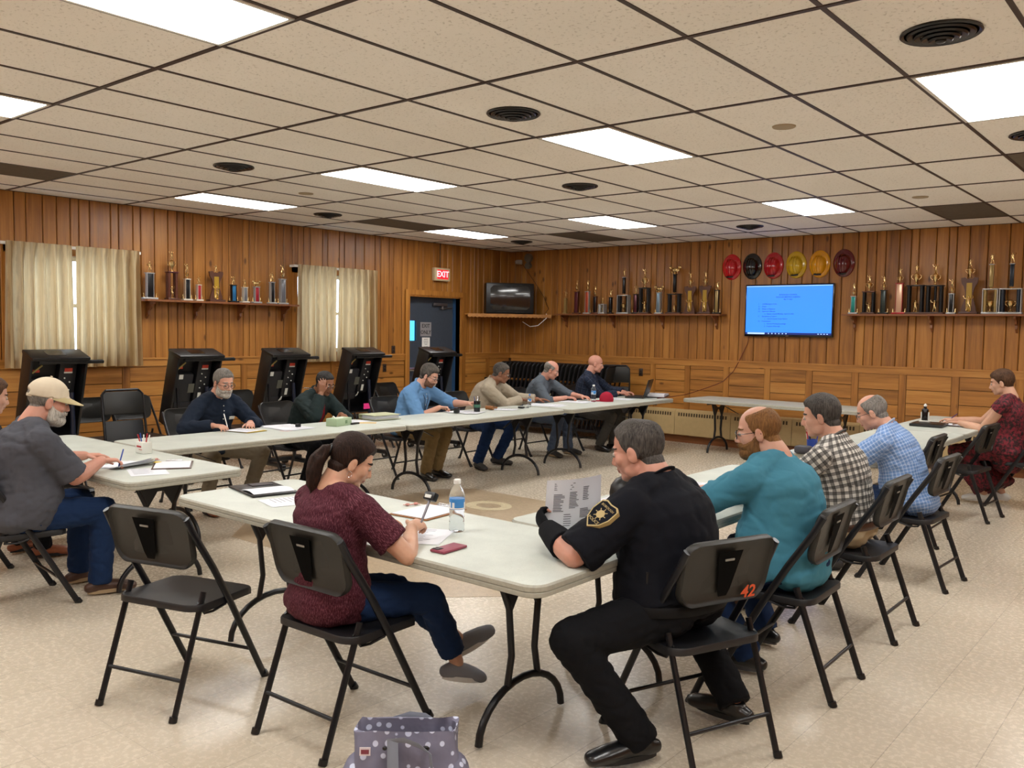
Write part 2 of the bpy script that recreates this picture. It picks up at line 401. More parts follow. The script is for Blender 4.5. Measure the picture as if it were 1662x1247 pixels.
def sign(name, y0, y1, z0, z1, face, lines, label, cat, xx=-.104, ink=dark):
    t = empty(name, (xx, (y0 + y1) / 2, (z0 + z1) / 2), PI / 2, label, cat)
    mb = MB(); mb.b2(-(y1 - y0) / 2, (y1 - y0) / 2, -.003, 0, -(z1 - z0) / 2, (z1 - z0) / 2); mb.build('sign_plate', face, t)
    mb = MB(); MM = Rx(PI / 2)
    for (s, sz, z, bold) in lines: mb.text(s, sz, T4((0, -.0035, z), MM), .0005, bold=bold)
    mb.build('lettering', ink, t)
sign('exit_only_sign', -2.07, -1.83, 1.52, 1.74, mat('sign_grey', '#8a8688', .5), [('EXIT', .085, .05, .001), ('ONLY', .085, -.05, .001)], 'grey EXIT ONLY sign on the slate blue door', 'sign')
sign('door_notice', -2.03, -1.86, 1.32, 1.50, WHITE, [('NOTICE', .022, .06, 0), ('PLEASE KEEP', .017, .03, 0), ('THIS DOOR', .017, .005, 0), ('CLOSED', .017, -.02, 0), ('AT ALL TIMES', .014, -.055, 0)], 'small white paper notice taped under the EXIT ONLY sign', 'notice')
# exit light above the door
t = empty('exit_light', (.02, -1.78, 2.39), 0, 'beige box exit light glowing red above the door frame', 'exit sign')
mb = MB(); mb.b2(0, .07, -.17, .17, 0, .2, .008); mb.build('housing', mat('beige_plastic', '#c8b691', .5), t)
mb = MB(); mb.b2(.07, .074, -.12, .12, .03, .17); mb.build('lens', mat('exit_lens', '#b01020', .4, emit='#ff1828', es=1.3), t)
mb = MB(); mb.text('EXIT', .13, T4((.0745, 0, .1), Rz(PI / 2) @ Rx(PI / 2)), .0005, bold=.003); mb.build('lettering', mat('exit_letters', '#ffb0b0', .4, emit='#ff9aa0', es=2.2), t)
mb = MB(); mb.cyl((.01, 0, .2), (.01, 0, H - 2.39), .006); mb.build('conduit', FRAME, t)
# outlets / switches
def plate(x, y, z, axis, label, cat='outlet', name='wall_outlet'):
    t = empty(name, (x, y, z), PI / 2 if axis == 'y' else 0, label, cat)
    mb = MB(); mb.b2(-.035, .035, -.006, 0, -.058, .058, .003); mb.build('cover_plate', mat('brown_plate', '#3b2a1e', .4), t)
    mb = MB(); [mb.b2(-.014, .014, -.009, -.004, s - .014, s + .014, .003) for s in (-.022, .022)]; mb.build('socket', BLK, t)
plate(.025, -2.75, 1.32, 'y', 'brown switch plate beside the door frame above the rail', 'switch', 'light_switch')
plate(.02, -2.92, 1.05, 'y', 'brown outlet in the wainscot left of the door')
plate(2.66, -.02, 1.02, 'x', 'dark outlet in the wainscot right of the stacked chairs')

# ceiling lights
DIFF = NT('light_diffuser'); DIFF.b.inputs['Emission Color'].default_value = (*LAMP_COLOR, 1); DIFF.b.inputs['Emission Strength'].default_value = LAMP_STRENGTH; DIFF.base(lin('#f4f4f0')); DIFF = DIFF.m
t0 = None; first = None
LBL = {(-9, 2): 'ceiling light panel over the left windows, middle row', (-5, 2): 'ceiling light panel in the middle row over the voting side tables', (-1, 2): 'ceiling light panel nearest the centre of the ceiling', (3, 2): 'large light panel at the right edge of the ceiling',
 (-9, 5): 'farthest left light panel above the exit light', (-5, 5): 'small far light panel before the back trophy shelf', (-1, 5): 'far light panel in front of the hanging helmets', (3, 5): 'light panel beyond the right picture edge, far row',
 (-9, -1): 'light panel beyond the left picture edge, near row', (-5, -1): 'bright panel cut by the left picture edge', (-1, -1): 'largest bright panel at the top left of the picture', (3, -1): 'light panel overhead just out of frame'}
for i in (-9, -5, -1, 3, 7):
    for j in (-4, -1, 2, 5):
        lab = LBL.get((i, j), 'fluorescent ceiling panel outside the picture')
        loc = (gx(i) + TX / 2, gy(j) + TY / 2, H - .006)
        if not (0 < loc[0] < RX1 and RY0 < loc[1] < 0): continue
        if first is None:
            first = empty('ceiling_light', loc, 0, lab, 'ceiling light', 'fluorescent ceiling panels')
            mb = MB(); a, b = TX / 2 - .012, TY / 2 - .012
            for (u0, u1, w0, w1) in ((-a, -a + .02, -b, b), (a - .02, a, -b, b), (-a, a, -b, -b + .02), (-a, a, b - .02, b)): mb.b2(u0, u1, w0, w1, -.004, .004)
            mb.build('light_frame', WHITE, first)
            mb = MB(); mb.b2(-a + .02, a - .02, -b + .02, b - .02, -.002, .004); mb.build('diffuser', DIFF, first); note_kids()
        else: dup(first, loc, 0, lab)
# ceiling vents (round diffusers)
vent = None
VB = mat('vent_black', '#17120f', .35)
for (i, j, lab) in ((3, 1, 'round black vent at the top right of the ceiling'), (-1, 1, 'round black vent left of the central light panel'), (-6, 1, 'round black vent at the left above the light panel'), (-3, 3, 'round black vent right of centre between two lights'),
                    (-9, 3, 'small round vent far left above the curtains'), (-3, 6, 'round black vent just above the helmets'), (-9, 6, 'smallest round vent near the room corner'), (3, 3, 'round vent cut by the right picture edge')):
    loc = (gx(i) + TX / 2, gy(j) + TY / 2, H)
    if vent is None:
        vent = empty('ceiling_vent', loc, 0, lab, 'vent', 'round ceiling vents')
        mb = MB(); mb.lathe([(.165, 0), (.168, -.008), (.16, -.014), (.15, -.008), (.15, 0)], n=32); mb.build('outer_ring', VB, vent)
        mb = MB()
        for r, z in ((.135, -.018), (.105, -.026), (.075, -.034), (.045, -.042)): mb.lathe([(r, z + .014), (r + .006, z + .006), (r, z - .002), (r - .022, z + .006), (r - .022, z + .014)], n=32)
        mb.build('vane', VB, vent)
        mb = MB(); mb.ell((0, 0, -.04), (.022, .022, .01)); mb.build('hub', VB, vent); note_kids()
    else: dup(vent, loc, 0, lab)
for (x, y, lab) in ((7.39, -6.15, 'pale round disc in a tile beside the central light'), (7.3, -2.64, 'pale round disc in a tile at the far right'), (2.43, -6.16, 'pale round disc between the left light panels')):
    mb = MB(); mb.lathe([(.075, 0), (.07, -.008), (.03, -.012)], (0, 0, 0), 24); tag(mb.build('ceiling_disc', mat('disc_beige', '#a6957a', .7), loc=(x, y, H)), lab, 'ceiling disc', 'pale ceiling discs')
# ------------------------------------------------------------------ folding tables
def table_top_mat():
    q = NT('blow_moulded_top'); co = q.coord(); a = q.noise(co, 5, 4, .6); f = q.noise(co, 260, 2)
    q.base(q.mix(q.math('MULTIPLY', q.ramp(f, [(.5, '#000000'), (.7, '#ffffff')]), .18), q.ramp(a, [(.3, '#b9beb6'), (.7, '#cacfc6')]), lin('#7e8177')))
    q.set(Roughness=.42); q.bump(f, .12, .001); return q.m
TOP = table_top_mat(); EDGE = mat('table_edge', '#a3a194', .5, var=.08, vscale=60)
def rrect(hx, hy, r, n=6):
    p = []
    for (cx, cy, a0) in ((hx - r, hy - r, 0), (-hx + r, hy - r, 90), (-hx + r, -hy + r, 180), (hx - r, -hy + r, 270)):
        for k in range(n + 1):
            a = math.radians(a0 + 90 * k / n); p.append((cx + r * math.cos(a), cy + r * math.sin(a)))
    return p
def make_table(L, lab, loc, rz):
    t = empty('folding_table', loc, rz, lab, 'table', 'long folding tables')
    mb = MB(); z1 = .74; W = .76
    prof = [(.008, .692), (0, .697), (0, .711), (.004, .714), (0, .717), (0, .733), (.007, z1)]
    rings = [rrect(L / 2 - d, W / 2 - d, .075 - d) for d, z in prof]; n = len(rings[0]); vs = []
    for (d, z), r in zip(prof, rings): vs += [V((x, y, z)) for x, y in r]
    fs = [(i * n + k, i * n + (k + 1) % n, (i + 1) * n + (k + 1) % n, (i + 1) * n + k) for i in range(len(prof) - 1) for k in range(n)]
    mb.mi = 1; mb.add(vs, fs); mb.mi = 0; mb.add([V((x, y, z1)) for x, y in rings[-1]], [tuple(range(n))]); mb.mi = 1; mb.add([V((x, y, .692)) for x, y in rings[0]], [tuple(range(n))[::-1]])
    mb.build('tabletop', [TOP, EDGE], t)
    for s in (-1, 1):
        X = s * (L / 2 - .36); mb = MB()
        arch = [(X, .27 * math.cos(PI * k / 14), .012 + .2 * math.sin(PI * k / 14)) for k in range(15)]
        mb.sweep(arch, .0155, ref=(1, 0, 0), n=10)
        for w in (-1, 1): mb.sweep([(X, w * .10, .195), (X, w * .075, .32), (X, w * .095, .52), (X, w * .16, .66), (X, w * .17, .695)], .0145, ref=(1, 0, 0), n=10)
        mb.cyl((X, -.3, .68), (X, .3, .68), .012, 10)
        lg = mb.build('leg', FRAME, t)
        mb = MB()
        tri = [(-.155, .66), (-.10, .52), (-.085, .50), (-.02, .60), (.02, .60), (.085, .50), (.10, .52), (.155, .66), (.10, .67), (.03, .625), (-.03, .625), (-.10, .67)]
        mb.prism(tri, X - .006, X + .006, Matrix(((0, 0, 1), (1, 0, 0), (0, 1, 0))))
        mb.box((X - s * .15, 0, .62), (.34, .022, .006), Ry(-s * .42)); mb.build('brace', FRAME, lg)
    return t
make_table(2.44, 'nearest long table, with the water bottle and the phone', (6.64, -8.89, 0), 0)
make_table(2.44, 'long table in front of the man in the teal shirt', (7.44, -7.27, 0), PI / 2)
make_table(2.44, 'long table beside the plaid shirt men, pen cup at its near end', (7.44, -3.98, 0), PI / 2)
make_table(1.83, 'far right table where the woman in red sits', (7.44, -1.84, 0), PI / 2)
make_table(2.44, 'long table where the man in the cap writes', (3.70, -8.88, 0), 0)
make_table(2.44, 'long table in front of the bearded man in navy', (3.45, -7.26, .001), PI / 2)
make_table(2.44, 'long table in front of the man in the light blue shirt', (3.46, -4.80, -.003), PI / 2)
make_table(2.44, 'long table holding the laptop, nearest the room corner', (3.5, -2.33, 0), PI / 2 + .01)
make_table(2.44, 'empty long table standing along the heater', (5.13, -.66, 0), -.05)

# ------------------------------------------------------------------ folding chairs
SEATM = mat('chair_plastic', '#17171a', .42, bump=.25, bscale=900, var=.1); BACKM = mat('chair_back_plastic', '#1c1b18', .42, bump=.2, bscale=900)
ORANGE = mat('orange_marker', '#d8562a', .6)
def make_chair(loc, rz, lab, group='folding chairs around the tables', numbered=False):
    t = empty('folding_chair', loc, rz, lab, 'chair', group)
    # seat
    mb = MB(); nx, ny = 12, 10; vs = []; fs = []
    out = rrect(.225, .205, .07, 5)
    def zz(x, y): return .452 - .012 * (1 - (x / .225) ** 2) * (1 - ((y) / .205) ** 2) + (.008 * (-y / .205) ** 3 if y < 0 else -.012 * (y / .205) ** 4)
    loops = []
    for s, dz in ((.90, -.032), (1.0, -.03), (1.0, -.008), (.985, -.001), (.93, 0), (.7, 0), (.4, 0), (.05, 0)): loops.append([V((x * s, y * s + .02, zz(x * s, y * s) + dz)) for x, y in out])
    n = len(out); vs = [p for l in loops for p in l]
    fs = [(i * n + k, i * n + (k + 1) % n, (i + 1) * n + (k + 1) % n, (i + 1) * n + k) for i in range(len(loops) - 1) for k in range(n)] + [tuple(range(n))[::-1], tuple((len(loops) - 1) * n + k for k in range(n))]
    mb.add(vs, fs, True); mb.build('seat', SEATM, t)
    # backrest: local panel x,z ; tilt
    P = V((0, -.195, .738)); R = Rx(.24)
    mb = MB(); poly = []
    for x, z in rrect(.225, .128, .06, 6):
        poly.append((x * (1 - .05 * (z < 0) * (-z / .128)), z + .012 * (1 - (x / .232) ** 2) * (1 if z > 0 else -.6)))
    loops = []
    for s, d in ((.86, .006), (.93, .0), (.97, -.014), (1.0, -.006), (1.0, .012), (.97, .02), (.9, .016), (.5, .016), (.05, .016)):
        loops.append([P + R @ V((x * s, d - .018 + .03 * (x * s / .232) ** 2, z * s)) for x, z in poly])
    n = len(poly); vs = [p for l in loops for p in l]
    fs = [(i * n + k, (i + 1) * n + k, (i + 1) * n + (k + 1) % n, i * n + (k + 1) % n) for i in range(len(loops) - 1) for k in range(n)] + [tuple(range(n)), tuple((len(loops) - 1) * n + k for k in range(n))[::-1]]
    mb.add(vs, fs, True); back = mb.build('backrest', BACKM, t)
    mb = MB(); M = T4(P, R)
    for poly2, y0_, y1_ in (([(-.07, .09), (.05, .09), (.022, -.07), (.01, -.10), (-.03, -.10), (-.042, -.07)], -.0112, -.0104),):
        mb.prism(poly2, y0_, y1_, M.to_3x3() @ Matrix(((1, 0, 0), (0, 0, 1), (0, 1, 0))))
    mb.v = [tuple(V(v) + P) for v in mb.v]; mb.build('recess', mat('recess_black', '#070707', .9, spec=.1), back)
    mb = MB(); mb.box(P + R @ V((-.01, -.0125, .055)), (.045, .003, .008), R); mb.build('handle_slot', mat('slot_light', '#8f8c86', .5), back)
    if numbered:
        mb = MB(); mb.text('42', .075, T4(P + R @ V((.125, -.0195 + .02, -.10)), R @ Rx(PI / 2)), .001, bold=.001)
        mb.v = [tuple(V(v) - R @ V((0, .012, 0))) for v in mb.v]; mb.build('number_42', ORANGE, back)
    for s in (-1, 1):
        mb = MB(); x = s * .232
        mb.sweep([(x, .265, .0), (x, .03, .425), (x, -.075, .60), (x - s * .006, -.18, .76), (x - s * .01, -.222, .84)], [(.010, .017)] * 5, ref=(1, 0, 0), n=10)
        l = mb.build('leg', FRAME, t); mb = MB(); mb.cyl((x, .272, 0), (x, .258, .022), .0185, 10); mb.build('foot_cap', BLK, l)
    for s in (-1, 1):
        mb = MB(); x = s * .205
        mb.sweep([(x, -.285, 0), (x, -.105, .50)], [(.010, .016)] * 2, ref=(1, 0, 0), n=10)
        l = mb.build('leg', FRAME, t); mb = MB(); mb.cyl((x, -.291, 0), (x, -.283, .022), .0175, 10); mb.build('foot_cap', BLK, l)
        mb = MB(); mb.sweep([(x, -.14, .46), (x, -.10, .405), (x, -.05, .40), (x + s * .02, .01, .42)], .006, n=8); mb.box((x + s * .008, .04, .424), (.008, .30, .02)); mb.build('link_bracket', FRAME, t)
    mb = MB(); mb.cyl((-.2, -.235, .155), (.2, -.235, .155), .0085, 10); mb.build('stretcher', FRAME, t)
    mb = MB(); mb.cyl((-.225, .165, .165), (.225, .165, .165), .0085, 10); mb.build('stretcher', FRAME, t)
    return t
ch0 = make_chair((6.12, -9.61, 0), .30, 'empty black folding chair in the left foreground')
note_kids()
CH = [
 (6.93, -9.36, .04, 'black folding chair under the woman in the maroon top'),
 (8.12, -7.63, PI / 2 + .02, 'black folding chair under the man in the teal shirt'),
 (8.10, -6.63, PI / 2, 'black folding chair under the man in the black and white plaid shirt'),
 (8.08, -5.42, PI / 2 - .05, 'black folding chair under the man in the light blue checked shirt'),
 (7.72, -4.22, PI / 2, 'empty folding chair tucked in beyond the light blue checked shirt'),
 (7.84, -2.88, PI / 2 - .1, 'empty folding chair in front of the woman in the red dress'),
 (8.16, -1.98, PI / 2, 'folding chair under the woman in the red dress'),
 (8.75, -1.45, PI / 2 + .4, 'folding chair at the right picture edge behind the woman in red'),
 (4.28, -9.62, -.10, 'black folding chair under the man in the cap'),
 (3.25, -9.62, .0, 'folding chair of the person cut by the left picture edge'),
 (2.42, -7.36, -PI / 2, 'folding chair behind the bearded man in navy'),
 (2.36, -6.30, -PI / 2 + .08, 'folding chair under the man in the dark green jacket'),
 (2.52, -4.98, -PI / 2, 'folding chair under the man in the light blue shirt'),
 (2.48, -3.78, -PI / 2 + .05, 'folding chair under the man in the cream fleece'),
 (2.48, -2.60, -PI / 2, 'folding chair under the man in the grey polo'),
 (2.64, -1.64, -PI / 2, 'folding chair under the bald man in navy plaid'),
]
for x, y, r, lab in CH: dup(ch0, (x, y, 0), r, lab)
for x, y, r, lab in ((.75, -7.50, -PI / 2, 'empty folding chair by the wall right of the first voting machine'), (.72, -7.04, -PI / 2, 'empty folding chair by the wall left of the second voting machine'),
                     (.70, -5.72, -PI / 2, 'empty folding chair by the wall between the second and third voting machines'), (.62, -8.75, -PI / 2, 'empty folding chair by the wall left of the first voting machine'),
                     (.66, -3.28, -PI / 2 + .1, 'empty folding chair by the wall beside the fourth voting machine'), (.62, -3.75, -PI / 2, 'empty folding chair partly behind the fourth voting machine')):
    dup(ch0, (x, y, 0), r, lab, 'folding chairs along the curtain wall')
make_chair((8.07, -8.52, 0), PI / 2 - .38, 'black folding chair marked with an orange 42, under the officer', numbered=True)
# folded chairs leaning in front of the wall chairs
def make_folded(loc, rz, lab, grp):
    t = empty('folded_chair', loc, rz, lab, 'folded chair', grp)
    mb = MB()
    for s in (-1, 1): mb.sweep([(s * .22, .02, 0), (s * .22, .0, .5), (s * .215, -.02, .93), (s * .17, -.02, .975)], [(.012, .016)] * 4, n=8)
    mb.cyl((-.17, -.02, .975), (.17, -.02, .975), .013, 8); mb.cyl((-.22, .01, .2), (.22, .01, .2), .008, 8); mb.build('frame', FRAME, t)
    mb = MB(); mb.box((0, -.018, .84), (.42, .022, .24), bev=.01); mb.build('backrest', BACKM, t)
    mb = MB(); mb.box((0, .016, .46), (.41, .026, .40), bev=.012); mb.build('seat', SEATM, t)
    return t
f0 = make_folded((1.02, -7.28, 0), PI / 2, 'folded black chair leaning against the pair by the wall', 'folded chairs leaning at the wall')
f0.rotation_euler = (-.22, 0, PI / 2)
note_kids()
# cart of folded chairs in the corner
CARTL = 2.45
cart = empty('chair_cart', (1.35, -.55, 0), 0, 'long low cart carrying the row of folded chairs in the corner', 'chair cart')
mb = MB(); mb.box((0, 0, .13), (CARTL, .5, .04)); mb.box((-CARTL / 2, 0, .5), (.03, .46, .7)); mb.box((CARTL / 2, 0, .32), (.03, .46, .34)); mb.build('cart_frame', FRAME, cart)
for sx in (-1, 1):
    for sy in (-1, 1): mb = MB(); mb.cyl((sx * 1.05, sy * .2 - .02, .055), (sx * 1.05, sy * .2 + .02, .055), .055, 16); mb.build('caster', BLK, cart)
NF = 26
for k in range(NF):
    d = dup(f0, (.28 + k * .083, -.55, .155), PI / 2, 'folded chair standing on edge in the packed row on the corner cart', 'folded chairs on the corner cart')
    d.rotation_euler = (0, 0, PI / 2 + .0); d.rotation_euler.rotate_axis('X', .16)
d = dup(f0, (2.52, -.52, .155), PI / 2, 'broad black chair end facing out at the right end of the corner cart', 'folded chairs on the corner cart'); d.rotation_euler = (0, 0, .35)

# ------------------------------------------------------------------ curtains
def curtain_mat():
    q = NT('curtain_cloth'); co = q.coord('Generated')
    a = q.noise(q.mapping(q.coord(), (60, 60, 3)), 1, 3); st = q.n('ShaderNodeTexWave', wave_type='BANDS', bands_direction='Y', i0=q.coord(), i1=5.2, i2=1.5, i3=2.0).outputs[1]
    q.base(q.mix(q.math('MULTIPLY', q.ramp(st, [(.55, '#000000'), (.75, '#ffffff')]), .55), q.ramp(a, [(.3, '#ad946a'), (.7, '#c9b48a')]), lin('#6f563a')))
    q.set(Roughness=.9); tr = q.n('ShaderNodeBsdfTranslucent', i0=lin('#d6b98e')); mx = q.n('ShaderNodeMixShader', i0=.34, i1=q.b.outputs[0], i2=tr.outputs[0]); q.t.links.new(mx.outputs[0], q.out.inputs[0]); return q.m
CURT = curtain_mat()
def curtain(y0, y1, z0, z1, lab, seed, flare):
    rnd = random.Random(seed); n = 6; pts = 14 * n; rows = 14; vs = []; fs = []
    ph = [rnd.uniform(-.5, .5) for _ in range(n + 1)]
    for r in range(rows + 1):
        t = r / rows; z = z1 + (z0 - z1) * t
        for k in range(pts + 1):
            u = k / pts; c = u * n; amp = .040 + .022 * t; sq = math.sin(2 * PI * c + ph[int(min(c, n - 1))] * t * 1.2)
            top = max(0, 1 - t * 9)
            x = .16 + amp * sq * (1 - .75 * top) + .014 * top * (abs(math.sin(PI * c)) ** .3)
            yy = y0 + (y1 - y0) * u + .012 * t * math.sin(5 * PI * c) + flare * t * (u - .5) * (y1 - y0)
            vs.append(V((x, yy, z + .006 * math.sin(2 * PI * c) * t)))
    W = pts + 1; fs = [(r * W + k, (r + 1) * W + k, (r + 1) * W + k + 1, r * W + k + 1) for r in range(rows) for k in range(pts)]
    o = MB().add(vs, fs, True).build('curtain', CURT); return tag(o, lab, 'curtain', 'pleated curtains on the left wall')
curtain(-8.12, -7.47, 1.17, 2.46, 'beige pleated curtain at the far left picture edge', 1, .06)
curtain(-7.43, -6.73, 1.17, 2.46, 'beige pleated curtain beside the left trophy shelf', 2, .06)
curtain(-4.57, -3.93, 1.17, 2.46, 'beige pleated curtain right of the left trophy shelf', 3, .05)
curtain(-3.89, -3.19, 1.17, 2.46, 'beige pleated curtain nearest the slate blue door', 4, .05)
for (a, b, lab) in ((-8.15, -6.70, 'curtain rod over the left window'), (-4.6, -3.16, 'curtain rod over the window nearer the door')):
    mb = MB(); mb.box((.12, (a + b) / 2, 2.44), (.012, b - a, .03)); [mb.box((.07, s, 2.44), (.1, .012, .03)) for s in (a, b)]; tag(mb.build('curtain_rod', WHITE), lab, 'curtain rod', 'curtain rods')

# ------------------------------------------------------------------ baseboard heater
t = empty('baseboard_heater', (0, 0, 0), 0, 'long beige baseboard heater under the trophy wall', 'heater')
CRM = mat('heater_cream', '#c2a878', .45, var=.04)
HX0, HX1 = 2.4, 10.5
DKL = mat('louvre_dark', '#4b3a22', .7)
for k in range(9):
    h0 = HX0 + k * .9; mb = MB(); mb.prism([(0, .12), (-.085, .12), (-.085, .36), (-.075, .47), (-.03, .50), (0, .50)], h0 + .003, h0 + .897, Matrix(((0, 0, 1), (1, 0, 0), (0, 1, 0)))); sec = mb.build('cover_section', CRM, t)
    mb = MB(); [mb.box((h0 + .07 + .042 * j, -.0805, .425), (.024, .004, .05), Rx(-.09)) for j in range(19)]; mb.build('louvre', DKL, sec)
# ------------------------------------------------------------------ voting machines
LBLM = mat('label_white', '#dcdcd4', .6); LBLR = mat('label_red', '#c6402c', .6); NAVY = mat('navy_pole', '#141c30', .35); DG = mat('dark_grey_plastic', '#1e1e21', .5); YEL = mat('strap_tan', '#9c8c50', .6)
def make_voting(loc, lab, rz=0):
    t = empty('voting_machine', loc, rz, lab, 'voting machine', 'black voting machines along the curtain wall')
    R = Ry(.30); P = V((-.04, 0, .965)); hy = .245
    def L(x, y, z): return P + R @ V((x, y, z))
    mb = MB()
    mb.box(L(-.10, 0, 0), (.02, 2 * hy, .80), R, .008)                 # back skin (towards the wall)
    for s in (-1, 1): mb.box(L(-.01, s * hy, 0), (.2, .025, .80), R, .01)
    mb.box(L(-.01, 0, -.39), (.2, 2 * hy, .025), R, .01)
    mb.build('case', BLK, t)
    mb = MB(); mb.box(L(.0, 0, .395), (.25, 2 * hy + .03, .035), R, .012); mb.box(L(.1, .1, .36), (.03, 2 * hy + .1, .03), R, .006); mb.cyl(L(.11, hy + .02, .37), L(.11, hy + .13, .372), .012, 10); lid = mb.build('lid', BLK, t)
    mb = MB(); mb.box(L(.0, -.02, .414), (.12, .16, .004), R); mb.build('lid_recess', BLKSHINY, lid)
    mb = MB(); mb.box(L(-.06, .13, .08), (.08, .16, .5), R, .01); mb.box(L(-.05, -.1, -.05), (.07, .24, .42), R, .02); mb.box(L(-.03, -.08, -.2), (.06, .2, .1), R, .02)
    mech = mb.build('mechanism_box', DG, t)
    for (y, z, w, h, m, nm) in ((-.13, .13, .045, .05, LBLM, 'paper_label'), (-.16, .235, .06, .025, LBLR, 'red_label'), (.0, -.0, .07, .10, mat('label_grey', '#58584e', .6), 'grey_label'), (.1, -.09, .035, .08, LBLM, 'paper_label')):
        mb = MB(); mb.box(L(-.013 if y < .05 else -.0, y, z), (.004, w, h), R); mb.build(nm, m, mech)
    mb = MB(); mb.box(L(-.015, .13, .24), (.006, .07, .035), R); mb.build('red_label', LBLR, mech); mb = MB(); mb.box(L(-.015, .13, .215), (.006, .075, .015), R); mb.build('paper_label', LBLM, mech)
    mb = MB(); mb.box(L(.03, -.17, .27), (.01, .11, .014), R @ Rx(.75)); mb.build('strap', YEL, t)
    mb = MB()
    for k in range(5): mb.ell(L(-.01, .10 + .05 * (k % 2), .16 - k * .04), (.008, .008, .008), n=8, m=5)
    mb.sweep([L(.0, .02, -.20), L(.02, .03, -.16), L(.0, .05, -.15), L(-.02, .06, -.2)], .006, n=8); mb.build('cable_clip', LBLM, mech)
    for s, m in ((-1, FRAME), (1, NAVY)):
        mb = MB(); mb.sweep([(0, s * .17, .13), (.0, s * .17, .7), (-.02, s * .17, .98)], .022 if s > 0 else .016, n=10); mb.build('leg', m, t)
    mb = MB(); mb.box((.02, 0, .11), (.10, .46, .05), bev=.01); mb.box((.02, -.2, .075), (.56, .06, .05), bev=.01); mb.box((.02, .2, .075), (.56, .06, .05), bev=.01); mb.build('base_frame', BLK, t)
    for sx in (-1, 1):
        for sy in (-1, 1):
            mb = MB(); mb.cyl((.02 + sx * .25, sy * .2 - .022, .05), (.02 + sx * .25, sy * .2 + .022, .05), .05, 18); c = mb.build('caster', BLKSHINY, t)
            mb = MB(); mb.cyl((.02 + sx * .25, sy * .2 - .026, .05), (.02 + sx * .25, sy * .2 + .026, .05), .018, 12); mb.build('hub', mat('hub_grey', '#8a8a8c', .4), c)
    return t
vm = make_voting((1.22, -8.12, 0), 'leftmost voting machine, behind the man in the cap'); note_kids()
dup(vm, (1.22, -6.70, 0), 0, 'voting machine behind the bearded man in navy')
dup(vm, (1.22, -5.58, 0), 0, 'voting machine behind the man in the dark green jacket')
v4 = dup(vm, (1.22, -4.42, 0), 0, 'voting machine with a pink tag, left of the light blue shirt')
dup(vm, (1.22, -3.10, 0), 0, 'voting machine standing before the slate blue door')
mb = MB(); mb.box((1.36, -4.42, .66), (.004, .10, .07)); tag(mb.build('pink_tag', mat('pink_tag', '#ff3d96', .6)), 'bright pink paper tag stuck on the fourth voting machine', 'tag')

# ------------------------------------------------------------------ shelves
def shelf(axis, a0, a1, z, brs, lab):
    t = empty('trophy_shelf', (0, 0, z), 0, lab, 'shelf', 'wooden trophy shelves')
    def bb(mb, u0, u1, d0, d1, z0, z1): mb.b2(*((u0, u1, -d1, -d0) if axis == 'x' else (d0, d1, u0, u1)), z0, z1)
    mb = MB(); bb(mb, a0, a1, .02, .25, -.022, 0); mb.build('shelf_board', W_D, t)
    for u in brs:
        mb = MB()
        prof = [(0, -.022), (.19, -.022), (.185, -.05), (.12, -.075), (.10, -.11), (.05, -.13), (.055, -.17), (.02, -.2), (0, -.22)]
        if axis == 'x': M = Matrix(((0, 0, 1), (-1, 0, 0), (0, 1, 0)))
        else: M = Matrix(((1, 0, 0), (0, 0, 1), (0, 1, 0)))
        mb.prism([(p + .02, q) for p, q in prof], u - .011, u + .011, M); mb.build('bracket', W_D, t)
shelf('y', -6.69, -4.62, 1.925, (-6.58, -5.98, -5.38, -4.73), 'wooden trophy shelf between the two curtained windows')
shelf('x', 1.13, 4.06, 1.915, (1.24, 2.16, 3.04, 3.92), 'wooden trophy shelf left of the wall screen')
shelf('x', 5.77, 9.4, 1.915, (5.88, 6.81, 7.73, 8.7), 'wooden trophy shelf right of the wall screen')

# ------------------------------------------------------------------ trophies
GOLD = mat('trophy_gold', '#e2c68c', .24, metal=1); MARB = mat('marble_white', '#cfc8ba', .3, var=.1); TBASE = mat('trophy_base_wood', '#4d2a1b', .4); HARP = mat('harp_walnut', '#54301f', .4); HYEL = mat('harp_yellow', '#a8841c', .35)
def metal(name, c): return mat('foil_' + name, c, .28, metal=.35)
def figure(mb, z, h, pose=0):
    s = h / 1.0; o = V((0, 0, z))
    def P(x, y, zz): return o + V((x * s, y * s, zz * s))
    mb.lathe([(.14 * s, 0), (.10 * s, .04 * s), (.05 * s, .08 * s)], o, 10)
    mb.sweep([P(-.12, 0, .06), P(-.07, .03, .28), P(-.03, 0, .5)], [.035 * s, .05 * s, .065 * s], n=7)
    mb.sweep([P(.14, 0, .06), P(.10, -.03, .28), P(.03, 0, .5)], [.035 * s, .05 * s, .065 * s], n=7)
    mb.sweep([P(0, 0, .46), P(0, 0, .62), P(0, 0, .8)], [(.085 * s, .06 * s), (.075 * s, .055 * s), (.11 * s, .06 * s)], n=8)
    a = [((.11, 0, .77), (.24, .06, .86), (.2, .02, 1.0)), ((.11, 0, .77), (.2, .1, .62), (.08, .16, .58))][pose % 2]
    b = [((-.11, 0, .77), (-.2, .08, .62), (-.06, .15, .6)), ((-.11, 0, .77), (-.25, 0, .84), (-.3, 0, .98))][(pose // 2) % 2]
    for q in (a, b): mb.sweep([P(*p) for p in q], [.04 * s, .033 * s, .028 * s], n=6)
    mb.ell(P(0, 0, .9), (.06 * s, .065 * s, .075 * s), n=8, m=6)
